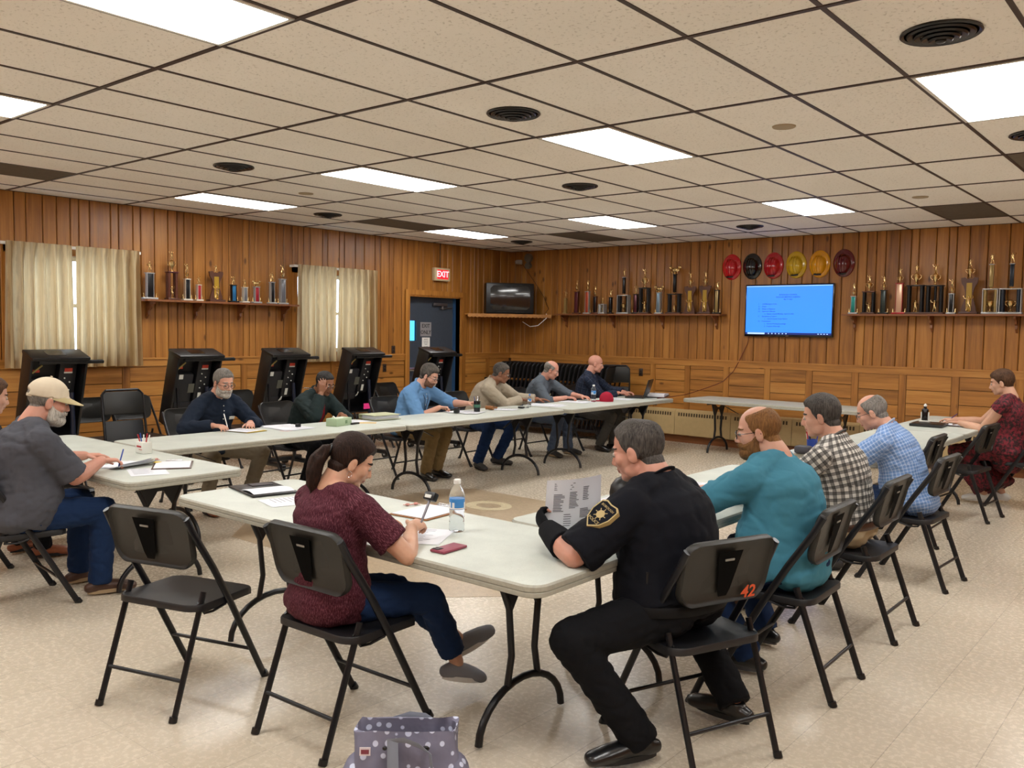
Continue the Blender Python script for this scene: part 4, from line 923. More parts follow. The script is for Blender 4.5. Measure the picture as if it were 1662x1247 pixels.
def person(label, loc, face, sk, size=1.0, girth=1.0, belly=.0, lean=(5, 20), side=0, twist=0, head=(0, 20, 0), hands=None, feet=None, garments=(), hair=None, beard=None, vox=.006, extras=(), seat=.455, female=False, sw=1.0, glasses=None, world=True, elbow=None, shoes=None, finger=None, hs=1.0, knees=None, neck_fwd=0):
    """seated figure. face: heading (deg, 0=+Y, counter-clockwise). hands: dict side-> (x,y,z wrist, dir, palm normal, curl) in world space."""
    hd = math.radians(face); Mw = Matrix.Translation(V((loc[0], loc[1], 0))) @ Matrix.Rotation(hd, 4, 'Z'); Mi = Mw.inverted()
    def W(p): return Mi @ V(p) if world else V(p)
    def WD(d): return (Mi.to_3x3() @ V(d)).normalized()
    S = size; g = girth
    hip = V((0, 0, seat + .082 * S)); TL = .50 * S
    # spine
    N = 20; sp = [hip.copy()]; frames = []; p = hip.copy()
    for i in range(N + 1):
        t = i / N; a = math.radians(lean[0] + (lean[1] - lean[0]) * t); tw = math.radians(twist * t)
        Rm = Rz(tw) @ Rx(-a) @ Ry(math.radians(side)); u = Rm @ V((0, 0, 1)); frames.append((p.copy(), Rm)); p = p + u * (TL / N)
    def sp_at(t):
        f_ = t * N; i = max(0, min(N - 1, int(f_))); A, RA = frames[i]; B, RB = frames[i + 1]; q = f_ - i; return A + (B - A) * q, RA
    def torso_pts(ts, k=0, inset=0, sc=1.0):
        w = [(-.22, .150, .11), (-.1, .165, .122), (0, .172, .128), (.15, .166, .122), (.3, .158 - .012 * female, .115), (.45, .160 - .012 * female, .116), (.6, .170 - .008 * female, .122), (.75, .180 - .012 * female, .118), (.86, .172 * sw - .01 * female, .102), (.93, .135 * sw, .085), (1.0, .075, .068), (1.06, .058, .058)]
        P = []; Rd = []
        for t in ts:
            a = np.interp(t, [q[0] for q in w], [q[1] for q in w]) * S; b = np.interp(t, [q[0] for q in w], [q[2] for q in w]) * S
            gg = 1 + (g - 1) * (1 if t < .85 else max(0, 1 - (t - .85) * 5)); bel = belly * math.exp(-((t - .22) / .26) ** 2)
            c, Rm = sp_at(max(0, min(1, t))); c = c + Rm @ V((0, 0, (t if t < 0 else max(0, t - 1)) * TL)) if (t < 0 or t > 1) else c
            P.append(c + Rm @ V((0, bel * .55 + .012, 0))); Rd.append((a * gg * sc + bel * .35 + k, b * gg * sc + bel * .5 + k))
        return P, Rd
    top, RT = sp_at(1.0)
    yaw, pit, rol = [math.radians(q) for q in head]
    Hr = Rz(math.radians(twist)) @ Rz(yaw) @ Rx(-pit) @ Ry(rol)
    nb = top + RT @ V((0, 0, .015 * S))
    hc = nb + (RT @ V((0, .024, .040))) * S + (Hr @ V((0, .028, .096))) * S + V((0, neck_fwd, 0))
    HM = T4(hc, Hr @ Matrix.Diagonal(V((S * hs, S * hs, S * hs)))); HMi = HM.inverted()
    # shoulders, arms
    sh = {}; el = {}; wr = {}
    c, Rm = sp_at(.885)
    for s, k in ((-1, 'L'), (1, 'R')):
        sh[k] = c + Rm @ V((s * .178 * S * sw * (1 + (g - 1) * .35), .0, .0))
        hh_ = (hands or {}).get(k)
        if hh_: tgt = W(hh_[0])
        else: tgt = hip + V((s * .12, .32, .10))
        sh[k] = sh[k] + V((0, 1, 0)) * max(0, min(.05, (tgt - sh[k]).length - .50)) + Rm @ V((0, .03, -.01))
        hint = WD(elbow[k]) if elbow and k in elbow else V((s * .75, -.25, -.75))
        el[k], wr[k] = ik(sh[k], tgt, .285 * S, .255 * S, V(hint))
    # legs
    kn = {}; an = {}; hp = {}; toe = {}
    for s, k in ((-1, 'L'), (1, 'R')):
        f_ = (feet or {}).get(k)
        an_t = W(f_[0]) if f_ else V((s * .12, .50, .085)); toe[k] = WD(f_[1]) if f_ else V((s * .15, 1, 0)).normalized()
        hp[k] = hip + V((s * .088 * S * (1 + (g - 1) * .4), .02, -.005))
        kh = WD(knees[k]) if knees and k in knees else V((s * .12, .5, 1)); kn[k], an[k] = ik(hp[k], an_t, .43 * S, .42 * S, V(kh))
        if kn[k].z < seat + .04: kn[k].z = seat + .04
    # ---------------- hand builder
    def hand(mb, k, inflate=0, tips=True, only=False):
        s = -1 if k == 'L' else 1; spec = (hands or {}).get(k)
        fa = (wr[k] - el[k]).normalized()
        d = WD(spec[1]) if spec and spec[1] else fa
        n_ = WD(spec[2]) if spec and len(spec) > 2 and spec[2] else V((0, 0, -1)); curl = spec[3] if spec and len(spec) > 3 else .45
        n_ = (n_ - d * n_.dot(d)).normalized(); lat = d.cross(n_)   # towards the thumb after sign
        lat = lat if lat.dot(V((-s, 0, 0))) > 0 or abs(lat.x) < .3 else -lat
        if abs(lat.x) < .3: lat = d.cross(n_) * (1 if k == 'R' else -1) * -1
        z = S * .96; wpt = wr[k]; pc = wpt + d * .052 * z
        mb.sweep([wpt - fa * .02, wpt + d * .01, wpt + d * .045 * z, wpt + d * .088 * z], [(.026 + inflate, .02 + inflate), (.028 + inflate, .017 + inflate), (.038 * z + inflate, .0155 + inflate), (.039 * z + inflate, .0125 + inflate)], ref=lat, n=12, cap='round')
        mb.ell(pc + lat * .02 * z - n_ * -.008, (.02 + inflate, .028, .016), Matrix((lat, d, n_)).transposed(), 10, 7)
        spread = {0: .15, 1: .04, 2: -.07, 3: -.18}
        for i, (off, ln) in enumerate(((.028, .074), (.0095, .083), (-.0095, .077), (-.028, .060))):
            b = wpt + d * (.086 - .004 * (i == 3)) * z + lat * off * z; dd = (d + lat * spread[i]).normalized(); ax = dd.cross(n_)
            pts = [b - dd * .01, b]; r = [.0088 + inflate, .0088 + inflate]; cur = dd; c_ = curl * (1 + .12 * i)
            for j, fr in enumerate((.45, .3, .25)):
                cur = Matrix.Rotation(c_ * (.9 if j else .7), 3, ax) @ cur; b = b + cur * ln * fr * z; pts.append(b); r.append((.0082, .0075, .0066)[j] + inflate)
            if not tips: pts = pts[:4]; r = r[:4]
            mb.sweep(pts, r, ref=lat, n=8, cap='round')
        b = wpt + d * .025 * z + lat * .025 * z + n_ * .004; td = (d * .75 + lat * .75 + n_ * .25).normalized(); pts = [b]; r = [.0125 + inflate]
        for ln, mul in ((.038, 0), (.03, .35), (.025, .35)):
            td = (td + d * mul + n_ * curl * .35 - lat * mul * .5).normalized() if mul else td; b = b + td * ln * z; pts.append(b); r.append((.0105, .0095, .008)[len(r) - 1] + inflate)
        if not tips: pts = pts[:3]; r = r[:3]
        mb.sweep(pts, r, ref=n_, n=8, cap='round')
        return d, n_, lat
    # ---------------- body
    mb = MB(); tp, tr = torso_pts([-.08, 0, .08, .15, .3, .45, .6, .75, .86, .93, 1.0, 1.06], k=-.012, sc=.90)
    mb.sweep(tp, tr, ref=(1, 0, 0), n=20, cap=True)
    nt = hc + Hr @ V((0, -.028, -.045)) * S
    mb.sweep([top - RT @ V((0, 0, .05)), nb, (nb + nt) / 2, nt], [(.066 * S * (1 + (g - 1) * .8),) * 2, (.061 * S * (1 + (g - 1) * .8),) * 2, (.058 * S * (1 + (g - 1) * .7),) * 2, (.058 * S, .062 * S)], n=16, cap='round')
    for s, k in ((-1, 'L'), (1, 'R')):
        mb.sweep([nb - RT @ V((0, .01, .0)) + RT @ V((s * .03, 0, 0)), (nb + sh[k]) / 2 + RT @ V((0, -.01, .012)), sh[k] + RT @ V((0, 0, .005))], [.045 * S, .043 * S, .045 * S], n=10, cap='round')
        ag = 1 + (g - 1) * .8; a1 = sh[k] + (el[k] - sh[k]) * .35; f1 = el[k] + (wr[k] - el[k]) * .3
        mb.sweep([sh[k], a1, el[k]], [.052 * S * ag, .047 * S * ag, .038 * S * ag], n=12, cap='round')
        mb.sweep([el[k], f1, wr[k]], [.038 * S * ag, .041 * S * ag, (.027 * S * ag, .024 * S * ag)], n=12, cap='round')
        hand(mb, k)
        lg = 1 + (g - 1) * .6
        mb.ell(hp[k] + V((0, -.03, .0)), (.075 * S, .08 * S, .06 * S))
        mb.sweep([hp[k], (hp[k] + kn[k]) / 2, kn[k]], [.068 * S, .06 * S, .047 * S], n=12, cap='round')
        mb.sweep([kn[k], kn[k] + (an[k] - kn[k]) * .3, an[k]], [.045 * S, .047 * S, .034 * S], n=12, cap='round')
        fu_ = WD((feet or {})[k][2]) if feet and k in feet and len(feet[k]) > 2 else V((0, 0, 1)); mb.sweep([an[k] - toe[k] * .02 - fu_ * .03, an[k] + toe[k] * .05 - fu_ * .045, an[k] + toe[k] * .11 - fu_ * .052], [.026, .022, .014], n=10, cap='round')
    mb.M = HM; E_ = mb.ell
    E_((0, -.012, .034), (.076, .096, .086), None, 20, 14); E_((0, .022, -.022), (.064, .070, .086), None, 16, 12)
    E_((0, .062, -.088), (.026, .022, .021)); E_((0, .035, -.082), (.046, .046, .026)); E_((0, .068, .026), (.05, .022, .017))
    for s in (-1, 1):
        E_((s * .038, .055, -.022), (.024, .026, .028)); E_((s * .05, .01, -.065), (.016, .036, .03))
        mb.ell((s * .079, -.008, -.010), (.010, .021, .033), Rz(s * -.35) @ Rx(-.15)); E_((s * .031, .074, .004), (.014, .012, .011))
        E_((s * .011, .093, -.036), (.009, .010, .008))
    mb.sweep([(0, .082, .016), (0, .094, -.012), (0, .104, -.030)], [(.009, .009), (.0105, .011), (.013, .011)], n=10, cap='round'); E_((0, .103, -.031), (.0115, .010, .010))
    E_((0, .086, -.056), (.024, .010, .0065)); E_((0, .083, -.066), (.020, .010, .0065)); mb.M = Matrix.Identity(4)
    me = remesh(mb, vox, 4, .45); v, n_ = get(me); M3_ = np.array(HMi.to_3x3()); q = v @ M3_.T + np.array(HMi.translation)
    # eye sockets, ear bowl
    inh = (np.abs(q[:, 0]) < .11) & (q[:, 2] > -.13) & (q[:, 2] < .15) & (np.abs(q[:, 1]) < .13)
    dd = np.zeros(len(v))
    for s in (-1, 1):
        dd -= .0045 * np.exp(-(((q[:, 0] - s * .030) / .011) ** 2 + ((q[:, 2] + .008) / .006) ** 2 + ((q[:, 1] - .085) / .03) ** 2))
        dd -= .006 * np.exp(-(((q[:, 0] - s * .088) / .01) ** 2 + ((q[:, 2] + .008) / .014) ** 2 + ((q[:, 1] + .0) / .010) ** 2))
        dd -= .004 * np.exp(-(((q[:, 0] - s * .016) / .006) ** 2 + ((q[:, 2] - .008) / .01) ** 2 + ((q[:, 1] - .085) / .03) ** 2))
    dd -= .003 * np.exp(-((q[:, 0] / .022) ** 2 + ((q[:, 2] + .0612) / .0028) ** 2 + ((q[:, 1] - .09) / .02) ** 2))
    v = v + n_ * (dd * inh)[:, None] * S; put(me, v); v, n_ = get(me)
    body = finish(me, 'person', list(sk), None); body.matrix_world = Mw
    cen = np.array([np.mean(q[list(p.vertices)], axis=0) if False else q[p.vertices[0]] for p in me.polygons])
    lips = (((cen[:, 0] / .022) ** 2 + ((cen[:, 2] + .061) / .0085) ** 2) < 1) & (cen[:, 1] > .07); me.polygons.foreach_set('material_index', lips.astype('i'))
    tag(body, label, 'person')
    P3 = np.empty((len(me.polygons), 4), int); ok = all(len(p.vertices) == 4 for p in me.polygons)
    if ok: vi = np.empty(len(me.polygons) * 4, 'i'); me.polygons.foreach_get('vertices', vi); P3 = vi.reshape(-1, 4)
    else: P3 = np.array([list(p.vertices)[:4] if len(p.vertices) >= 4 else list(p.vertices) + [p.vertices[0]] for p in me.polygons])
    def shell(w, thick, name, material, parent=body, rough=.0, sink=.0015, freq=60):
        f = (w[P3] > .02).any(axis=1); F = P3[f]; ids = np.unique(F); mp = -np.ones(len(v), int); mp[ids] = np.arange(len(ids))
        vv = v[ids]; nn = n_[ids]; ww = w[ids]; jit = np.zeros(len(ids)); thick = thick[ids] if isinstance(thick, np.ndarray) else thick
        if rough:
            qq = q[ids]; jit = np.array([noise.noise((a * freq, b * freq, c_ * freq * .35)) + .6 * noise.noise((a * freq * 2.7, b * freq * 2.7, c_ * freq)) for a, b, c_ in qq]) * rough
        vv = vv + nn * ((thick * ww - sink * (1 - ww) + jit * ww) * S)[:, None]
        m2 = bpy.data.meshes.new(name); m2.from_pydata(vv.tolist(), [], mp[F].tolist()); m2.update(); return finish(m2, name, material, parent)
    x, y, z = q[:, 0], q[:, 1], q[:, 2]; ih = inh.astype(float)
    ear = 1 - np.exp(-(((np.abs(x) - .082) / .02) ** 2 + ((z + .012) / .03) ** 2 + ((y + .004) / .026) ** 2) ** 2)
    earm = np.clip((((np.abs(x) - .085) / .014) ** 2 + ((z + .012) / .038) ** 2 + ((y + .002) / .028) ** 2) - .8, 0, 1)
    if hair:
        kind = hair['kind']; front = hair.get('front', .066); low = hair.get('low', -.062)
        zl = np.interp(y, [-.1, -.05, -.02, .0, .012, .03, .055, .085, .11], [low, low + .004, -.03, -.010, -.012, .018, .052, front, front + .01]) + .25 * np.abs(x) * (y > .035) * (front > .06)
        w = sstep(z - zl, -.004, hair.get('fade', .026)) * ih * earm
        if kind == 'fringe': w = w * (1 - sstep(z + .25 * y, hair.get('top', .048), hair.get('top', .048) + .02)) * (1 - sstep(y, .03, .055))
        if kind == 'thin_top': w = w * (1 - .9 * sstep(z, .085, .11) * (y < .04)) 
        if kind == 'crown': w = w * (1 - .85 * np.exp(-(((x) / .040) ** 2 + ((y + .04) / .040) ** 2 + ((z - .115) / .05) ** 2)))
        T_ = hair.get('t', .010) * (1 + .6 * sstep(z, .03, .09) * (kind != 'fringe'))
        ho = shell(w, T_, 'hair', hair['m'], rough=hair.get('r', .002), freq=hair.get('f', 60))
        if kind == 'ponytail':
            mb = MB(); mb.M = HM
            mb.ell((0, -.108, .010), (.024, .02, .024)); mb.sweep([(0, -.10, .012), (0, -.135, .002), (.004, -.150, -.05), (.006, -.140, -.11), (.004, -.118, -.165), (0, -.100, -.20)], [(.022, .022), (.034, .03), (.048, .036), (.048, .036), (.036, .028), (.014, .012)], n=18, cap='round')
            m2 = remesh(mb, .005, 4); vv, nn = get(m2); HMn = np.array(HMi.to_3x3()); ql = vv @ HMn.T
            put(m2, vv + nn * np.array([.003 * math.sin(90 * a[0] + 40 * a[1] + 3 * noise.noise((a[0] * 30, a[1] * 30, a[2] * 8))) + .004 * noise.noise((a[0] * 60, a[1] * 60, a[2] * 10)) for a in ql])[:, None])
            pt = finish(m2, 'ponytail', hair['m'], body); mb = MB(); mb.M = HM; mb.sweep([(.026 * math.cos(a), -.119, .008 + .026 * math.sin(a)) for a in [k * PI / 6 for k in range(12)]], .006, n=6, closed=True, cap=False); mb.build('hair_tie', BLK, pt)
    if beard:
        zu = np.interp(y, [-.02, .01, .03, .06, .1], [-.02, -.012, -.032, -.045, -.050]); bw = sstep(-(z - zu), 0, .008) * sstep(y, -.005, .012) * sstep(z, -.128, -.112) * ih
        mou = sstep(.034 - np.abs(x), 0, .008) * sstep(z, -.056, -.052) * sstep(-.041 - z, 0, .004) * (y > .06); lipm = 1 - np.exp(-((x / .019) ** 2 + ((z + .0615) / .006) ** 2) ** 2)
        bw = np.maximum(bw, mou * ih) * lipm * earm
        if beard.get('goatee'): bw = bw * sstep(y, .045, .06)
        shell(bw, beard.get('t', .010) * (1 + .7 * sstep(-z, .07, .10)), 'beard', beard['m'], rough=.0025)
    eb = np.exp(-(((np.abs(x) - .031) / .018) ** 2 + ((z - .027 + .15 * (np.abs(x) - .03)) / .0055) ** 2) ** 2) * (y > .05) * ih
    shell(eb, .0035, 'eyebrows', (hair or beard or {'m': EYEB})['m'] if not (hair and hair.get('brow')) else hair['brow'])
    for s in (-1, 1):
        mb = MB(); mb.M = HM; mb.ell((s * .031, .0772, .0025), (.0118, .0118, .0118)); e = mb.build('eye', EYEW, body)
        mb = MB(); mb.M = HM; gz = -.25; mb.ell((s * .031, .0772 + .0096, .0025 - .0048), (.0048, .0030, .0048)); mb.build('iris', IRIS, e)
    if glasses:
        mb = MB(); mb.M = HM
        for s in (-1, 1):
            mb.sweep([(s * .033 + .023 * math.cos(a), .101 - .006 * abs(math.cos(a)) * (1 if math.cos(a) * s > 0 else 0), -.002 + .017 * math.sin(a)) for a in [k * PI / 9 for k in range(18)]], .0016 if glasses != 'dark' else .0024, n=6, closed=True, cap=False)
            mb.sweep([(s * .056, .095, .004), (s * .078, .06, .004), (s * .084, .005, .006), (s * .084, -.02, -.004)], .0018, n=6)
        mb.sweep([(-.01, .102, .002), (0, .105, .005), (.01, .102, .002)], .0016, n=6); gl = mb.build('glasses', BLKSHINY if glasses == 'dark' else FRAME, body)
        mb = MB(); mb.M = HM
        for s in (-1, 1): mb.ell((s * .033, .0995, -.002), (.0215, .0012, .0155))
        mb.build('lens', LENS, gl)
    # ---------------- garments
    def arm_chain(k): return [(sh[k], .055, (0, 0, 1)), (el[k], .045, (0, 0, 1)), (wr[k], .04, (0, 0, 1))]
    tchain = [(frames[0][0], .17, (0, -1, 0)), (frames[10][0], .17, (0, -1, 0)), (frames[20][0], .17, (0, -1, 0))]
    for gm in garments:
        ty = gm['type']; k0 = gm.get('k', .012)
        if ty == 'shirt':
            mb = MB(); hem = gm.get('hem', -.12); ts = ([hem, hem * .5, 0] if hem < -.01 else [hem, hem + .03]) + [.15, .3, .45, .6, .75, .86, .93, 1.0]
            tp, tr = torso_pts(ts, k0); tr[-1] = (tr[-1][0] * (1 + (g - 1) * .6) + .002, tr[-1][1] * (1 + (g - 1) * .6) + .002)
            mb.sweep(tp, tr, ref=(1, 0, 0), n=24, cap=True)
            if hem < -.02: mb.ell(hip + V((0, -.025, -.002)), (.185 * g * S + k0, .125 * S + k0, .083 * S + k0 + .014))
            if gm.get('collar'): nr_ = .064 * S * (1 + (g - 1) * .8) + .008; mb.sweep([nb - RT @ V((0, .0, .06)), nb + RT @ V((0, .002, -.002)), nb + RT @ V((0, .004, .012))], [nr_ + .02, nr_ + .004, nr_], n=16, cap=True)
            for s, k in ((-1, 'L'), (1, 'R')):
                ag = 1 + (g - 1) * .8; kk = gm.get('sk', .012)
                mb.sweep([nb - RT @ V((0, .01, .02)) + RT @ V((s * .045, 0, 0)), (nb + sh[k]) / 2 + RT @ V((0, -.01, .01)), sh[k] + RT @ V((0, 0, .006))], [.042 * S * g + k0, .050 * S * g + k0, .05 * S * g + k0], n=10, cap='round')
                sl = gm.get('sleeve', 2.0)
                u = el[k] - sh[k]; w_ = wr[k] - el[k]
                if sl <= 0: mb.sweep([sh[k], sh[k] + u * .12], [.056 * S * ag + kk] * 2, n=14, cap='round'); continue
                if sl <= 1: mb.sweep([sh[k], sh[k] + u * sl * .5, sh[k] + u * sl], [.055 * S * ag + kk, .055 * S * ag + kk, .053 * S * ag + kk * 1.3], n=16, cap=True); mb.ell(sh[k], (.055 * S * ag + kk,) * 3)
                else:
                    mb.sweep([sh[k], sh[k] + u * .4, el[k]], [.055 * S * ag + kk, .051 * S * ag + kk, .045 * S * ag + kk], n=14, cap='round')
                    e = sl - 1; mb.sweep([el[k], el[k] + w_ * .3 * e, el[k] + w_ * e], [.045 * S * ag + kk, .044 * S * ag + kk, (.033 + .012 * (1 - e)) * S * ag + kk], n=14, cap=True); mb.ell(el[k], (.045 * S * ag + kk,) * 3)
            m2 = remesh(mb, gm.get('vox', .009), gm.get('sm', 5)); folds(m2, gm.get('fold', .006), gm.get('ff', 9), len(label))
            chains_attr(m2, [tchain, arm_chain('L'), arm_chain('R')]); so = finish(m2, gm.get('name', 'shirt'), gm['m'], body); gm['obj'] = so
            if gm.get('collar'):
                gc_ = 1 + (g - 1) * .45
                mb = MB(); cp = [nb + RT @ V((.073 * S * gc_ * math.sin(w_), .012 + .068 * S * gc_ * math.cos(w_), .008 - .022 * math.cos(w_))) for w_ in [k * 2 * PI / 24 for k in range(24)]]
                mb.sweep(cp, [(.0075, .021)] * 24, ref=RT @ V((1, 0, 0)), n=8, closed=True, cap=False); mb.build('collar', gm.get('cm', gm['m']), so)
            if gm.get('cuff') and gm.get('sleeve', 2) > 1.3:
                for k in ('L', 'R'): w_ = wr[k] - el[k]; e = gm.get('sleeve', 2) - 1; mb = MB(); mb.sweep([el[k] + w_ * (e - .14), el[k] + w_ * (e + .01)], [(.033 + .014 * (1 - e)) * S + .016 * (1 + (g - 1))] * 2, n=16); mb.build('cuff', gm.get('cm', gm['m']), so)
            if gm.get('placket'):
                mb = MB(); pts = []
                for t in (.12, .3, .5, .7, .86, .94):
                    P_, Rd_ = torso_pts([t], k0); _, R_ = sp_at(t); pts.append(P_[0] + R_ @ V((0, Rd_[0][1] + .001, 0)))
                mb.sweep(pts, [(.014, .003)] * len(pts), ref=(1, 0, 0), n=6); pl = mb.build('placket', gm.get('pm', gm['m']), so)
                if gm.get('buttons'):
                    mb = MB(); [mb.ell(p_ + V((0, .004, 0)), (.005, .003, .005), n=8, m=5) for p_ in pts[1:]]; mb.build('button', LBLM, pl)
        elif ty == 'trousers':
            mb = MB(); lg = 1 + (g - 1) * .6; tp, tr = torso_pts([-.08, -.03, .03, gm.get('waist', .10)], .010); mb.sweep(tp, tr, ref=(1, 0, 0), n=20, cap=True)
            ch_ = []
            for s, k in ((-1, 'L'), (1, 'R')):
                mb.ell(hp[k] + V((0, -.03, -.002)), (.10 * g * S, .105 * S, .083 * S)); b = gm.get('bell', .058); en = kn[k] + (an[k] - kn[k]) * gm.get('len', 1.04)
                mb.sweep([hp[k], hp[k] + (kn[k] - hp[k]) * .5, kn[k]], [.086 * S * lg + .006, .077 * S * lg + .006, .064 * S * lg + .006], n=16, cap='round')
                mb.sweep([kn[k], kn[k] + (an[k] - kn[k]) * .35, en], [.064 * S * lg + .006, .058 * S * lg + .006, b], n=16, cap=True); ch_.append([(hp[k], .08, (0, 0, 1)), (kn[k], .06, (0, 0, 1)), (an[k], .05, (0, 0, 1))])
            m2 = remesh(mb, .009, 5); folds(m2, gm.get('fold', .006), 10, 3 + len(label)); chains_attr(m2, ch_); gm['obj'] = finish(m2, gm.get('name', 'trousers'), gm['m'], body)
            if gm.get('belt'):
                P_, Rd_ = torso_pts([.075], .015); _, R_ = sp_at(.075); mb = MB(); n = 32
                mb.sweep([P_[0] + R_ @ V((Rd_[0][0] * math.cos(a), Rd_[0][1] * math.sin(a), 0)) for a in [k * 2 * PI / n for k in range(n)]], [(.004, .02)] * n, ref=(1, 0, 0), n=8, closed=True, cap=False)
                mb.build('belt', gm['belt'], gm['obj'])
        elif ty == 'skirt':
            mb = MB(); tp, tr = torso_pts([-.15, 0, .1, .2], .015); mb.sweep(tp, tr, n=20, cap='round')
            for s, k in ((-1, 'L'), (1, 'R')):
                mb.ell(hp[k] + V((0, -.05, 0)), (.12 * g, .12, .09)); mb.sweep([hp[k], (hp[k] + kn[k]) / 2, kn[k]], [.10, .095, .085], n=16, cap='round')
                e = an[k] + V((0, -.02, .05)); mb.sweep([kn[k], (kn[k] + e) / 2, e], [.085, .11, (.12, .13)], n=16, cap=True)
            mk = (kn['L'] + kn['R']) / 2; mh = (hp['L'] + hp['R']) / 2; ma = (an['L'] + an['R']) / 2 + V((0, -.03, .05)); mb.sweep([mh + V((0, 0, -.01)), mk + V((0, 0, .01)), (mk + ma) / 2, ma], [(.10, .08), (.09, .08), (.13, .10), (.16, .13)], n=16, cap=True)
            m2 = remesh(mb, .010, 6); folds(m2, .012, 8, 5, (1, 1, .35)); chains_attr(m2, [tchain]); finish(m2, 'skirt', gm['m'], body)
    # ---------------- shoes
    if shoes:
        for k in ('L', 'R'):
            t_ = toe[k]; upv = V((0, 0, 1)); f3 = (feet or {}).get(k)
            if f3 and len(f3) > 2: upv = WD(f3[2])
            rt_ = t_.cross(upv).normalized(); upv = rt_.cross(t_).normalized(); a = an[k]; b = a - upv * .075
            mb = MB(); z = S * shoes.get('s', 1.0)
            mb.sweep([b - t_ * .062 * z + upv * .032, b - t_ * .03 * z + upv * .036, b + t_ * .05 * z + upv * .034, b + t_ * .12 * z + upv * .024, b + t_ * .175 * z + upv * .016], [(.028, .030), (.036, .040), (.042, .040), (.047, .036), (.042, .027)], ref=rt_, n=14, cap='round')
            mb.sweep([b + upv * .03 - t_ * .01, a + upv * .0 - t_ * .008], [(.036, .045), (.038, .046)], ref=rt_, n=14, cap=True) if shoes.get('high', True) else None
            m2 = remesh(mb, .006, 4); so = finish(m2, 'shoe', shoes['m'], body)
            mb = MB(); vs = []; n = 20
            for zz in (-.004, .018):
                for i in range(n):
                    an_ = 2 * PI * i / n; cx = math.cos(an_); sx = math.sin(an_); vs.append(b + t_ * (.055 + .125 * cx) * z + rt_ * (.042 * sx * (1 + .12 * cx)) + upv * (zz + .001))
            mb.add(vs, [tuple(range(n))[::-1], tuple(range(n, 2 * n))] + [(i, (i + 1) % n, n + (i + 1) % n, n + i) for i in range(n)]); mb.build('sole', shoes['sole'], so)
            if shoes.get('lace'):
                mb = MB()
                for j in range(4): c_ = b + t_ * (.045 + .022 * j) * z + upv * (.066 - .009 * j); mb.sweep([c_ - rt_ * .02, c_ + upv * .004, c_ + rt_ * .02], .0025, n=6)
                mb.build('laces', shoes['lace'], so)
    return dict(o=body, HM=HM, Mw=Mw, Mi=Mi, sh=sh, el=el, wr=wr, an=an, kn=kn, hip=hip, sp=sp_at, tp=torso_pts, hand=hand, nb=nb, RT=RT, S=S, W=W, g=garments, shell=shell, q=q, hc=hc)
EYEW = mat('eye_white', '#a99d92', .35); IRIS = mat('iris_dark', '#2a1c12', .15); EYEB = hair_mat('brow_brown', '#3a2a1e', '#5a4636')
LENS = NT('spectacle_lens'); LENS.set(Transmission_Weight=1, Roughness=.02, Alpha=.25); LENS.b.inputs['IOR'].default_value = 1.05; LENS = LENS.m
SKP = skin_mat('skin_pink', '#c69680', '#9c5c50'); SKR = skin_mat('skin_ruddy', '#c08a76', '#96564c'); SKT = skin_mat('skin_tan', '#a8765a', '#84503f'); SKB = skin_mat('skin_brown', '#85583e', '#69392c'); SKL = skin_mat('skin_light', '#c79a80', '#a8645a')
GREY = hair_mat('hair_grey', '#47433f', '#8c867f'); WHT = hair_mat('hair_white', '#7d7770', '#c8c1b6'); DKG = hair_mat('hair_dark_grey', '#1b1918', '#57524e'); BRN = hair_mat('hair_brown', '#2c1d13', '#5e4330'); DBR = hair_mat('hair_dark_brown', '#120b08', '#33211a'); GIN = hair_mat('hair_ginger_brown', '#54371f', '#8a6238'); SALT = hair_mat('hair_salt_pepper', '#1f1c1a', '#5f5953'); STUB = hair_mat('stubble_brown', '#5a4034', '#7d5c4a'); BLKH = hair_mat('hair_near_black', '#141211', '#3b3836')
LEA = mat('shoe_black', '#101012', .3, coat=.3); LBR = mat('shoe_brown', '#4a2f22', .4, var=.15); SGY = mat('shoe_grey_knit', '#77777c', .8); SWH = mat('shoe_white', '#dcdad4', .5); SOL = mat('sole_black', '#151515', .7); SOLW = mat('sole_white', '#cfccc6', .6); SOLT = mat('sole_tan', '#a08868', .7); TANL = mat('shoe_tan', '#8a4b2c', .45, var=.15); SHDG = mat('shoe_dark_grey', '#3a3838', .7)
JEAN = cloth('denim_blue', '#182c4e', weave=.5); JEAN2 = cloth('denim_dark', '#1b2c4a', weave=.5); JEANG = cloth('denim_grey_blue', '#4a5568', weave=.5); KHA = cloth('khaki', '#7b6644'); KHL = cloth('khaki_grey', '#7a705f'); KHB = cloth('cream_chino', '#b3a284'); GTR = cloth('grey_wool', '#4b4946'); BTR = cloth('black_twill', '#0e0f13')
PEOPLE = {}
Z = .785
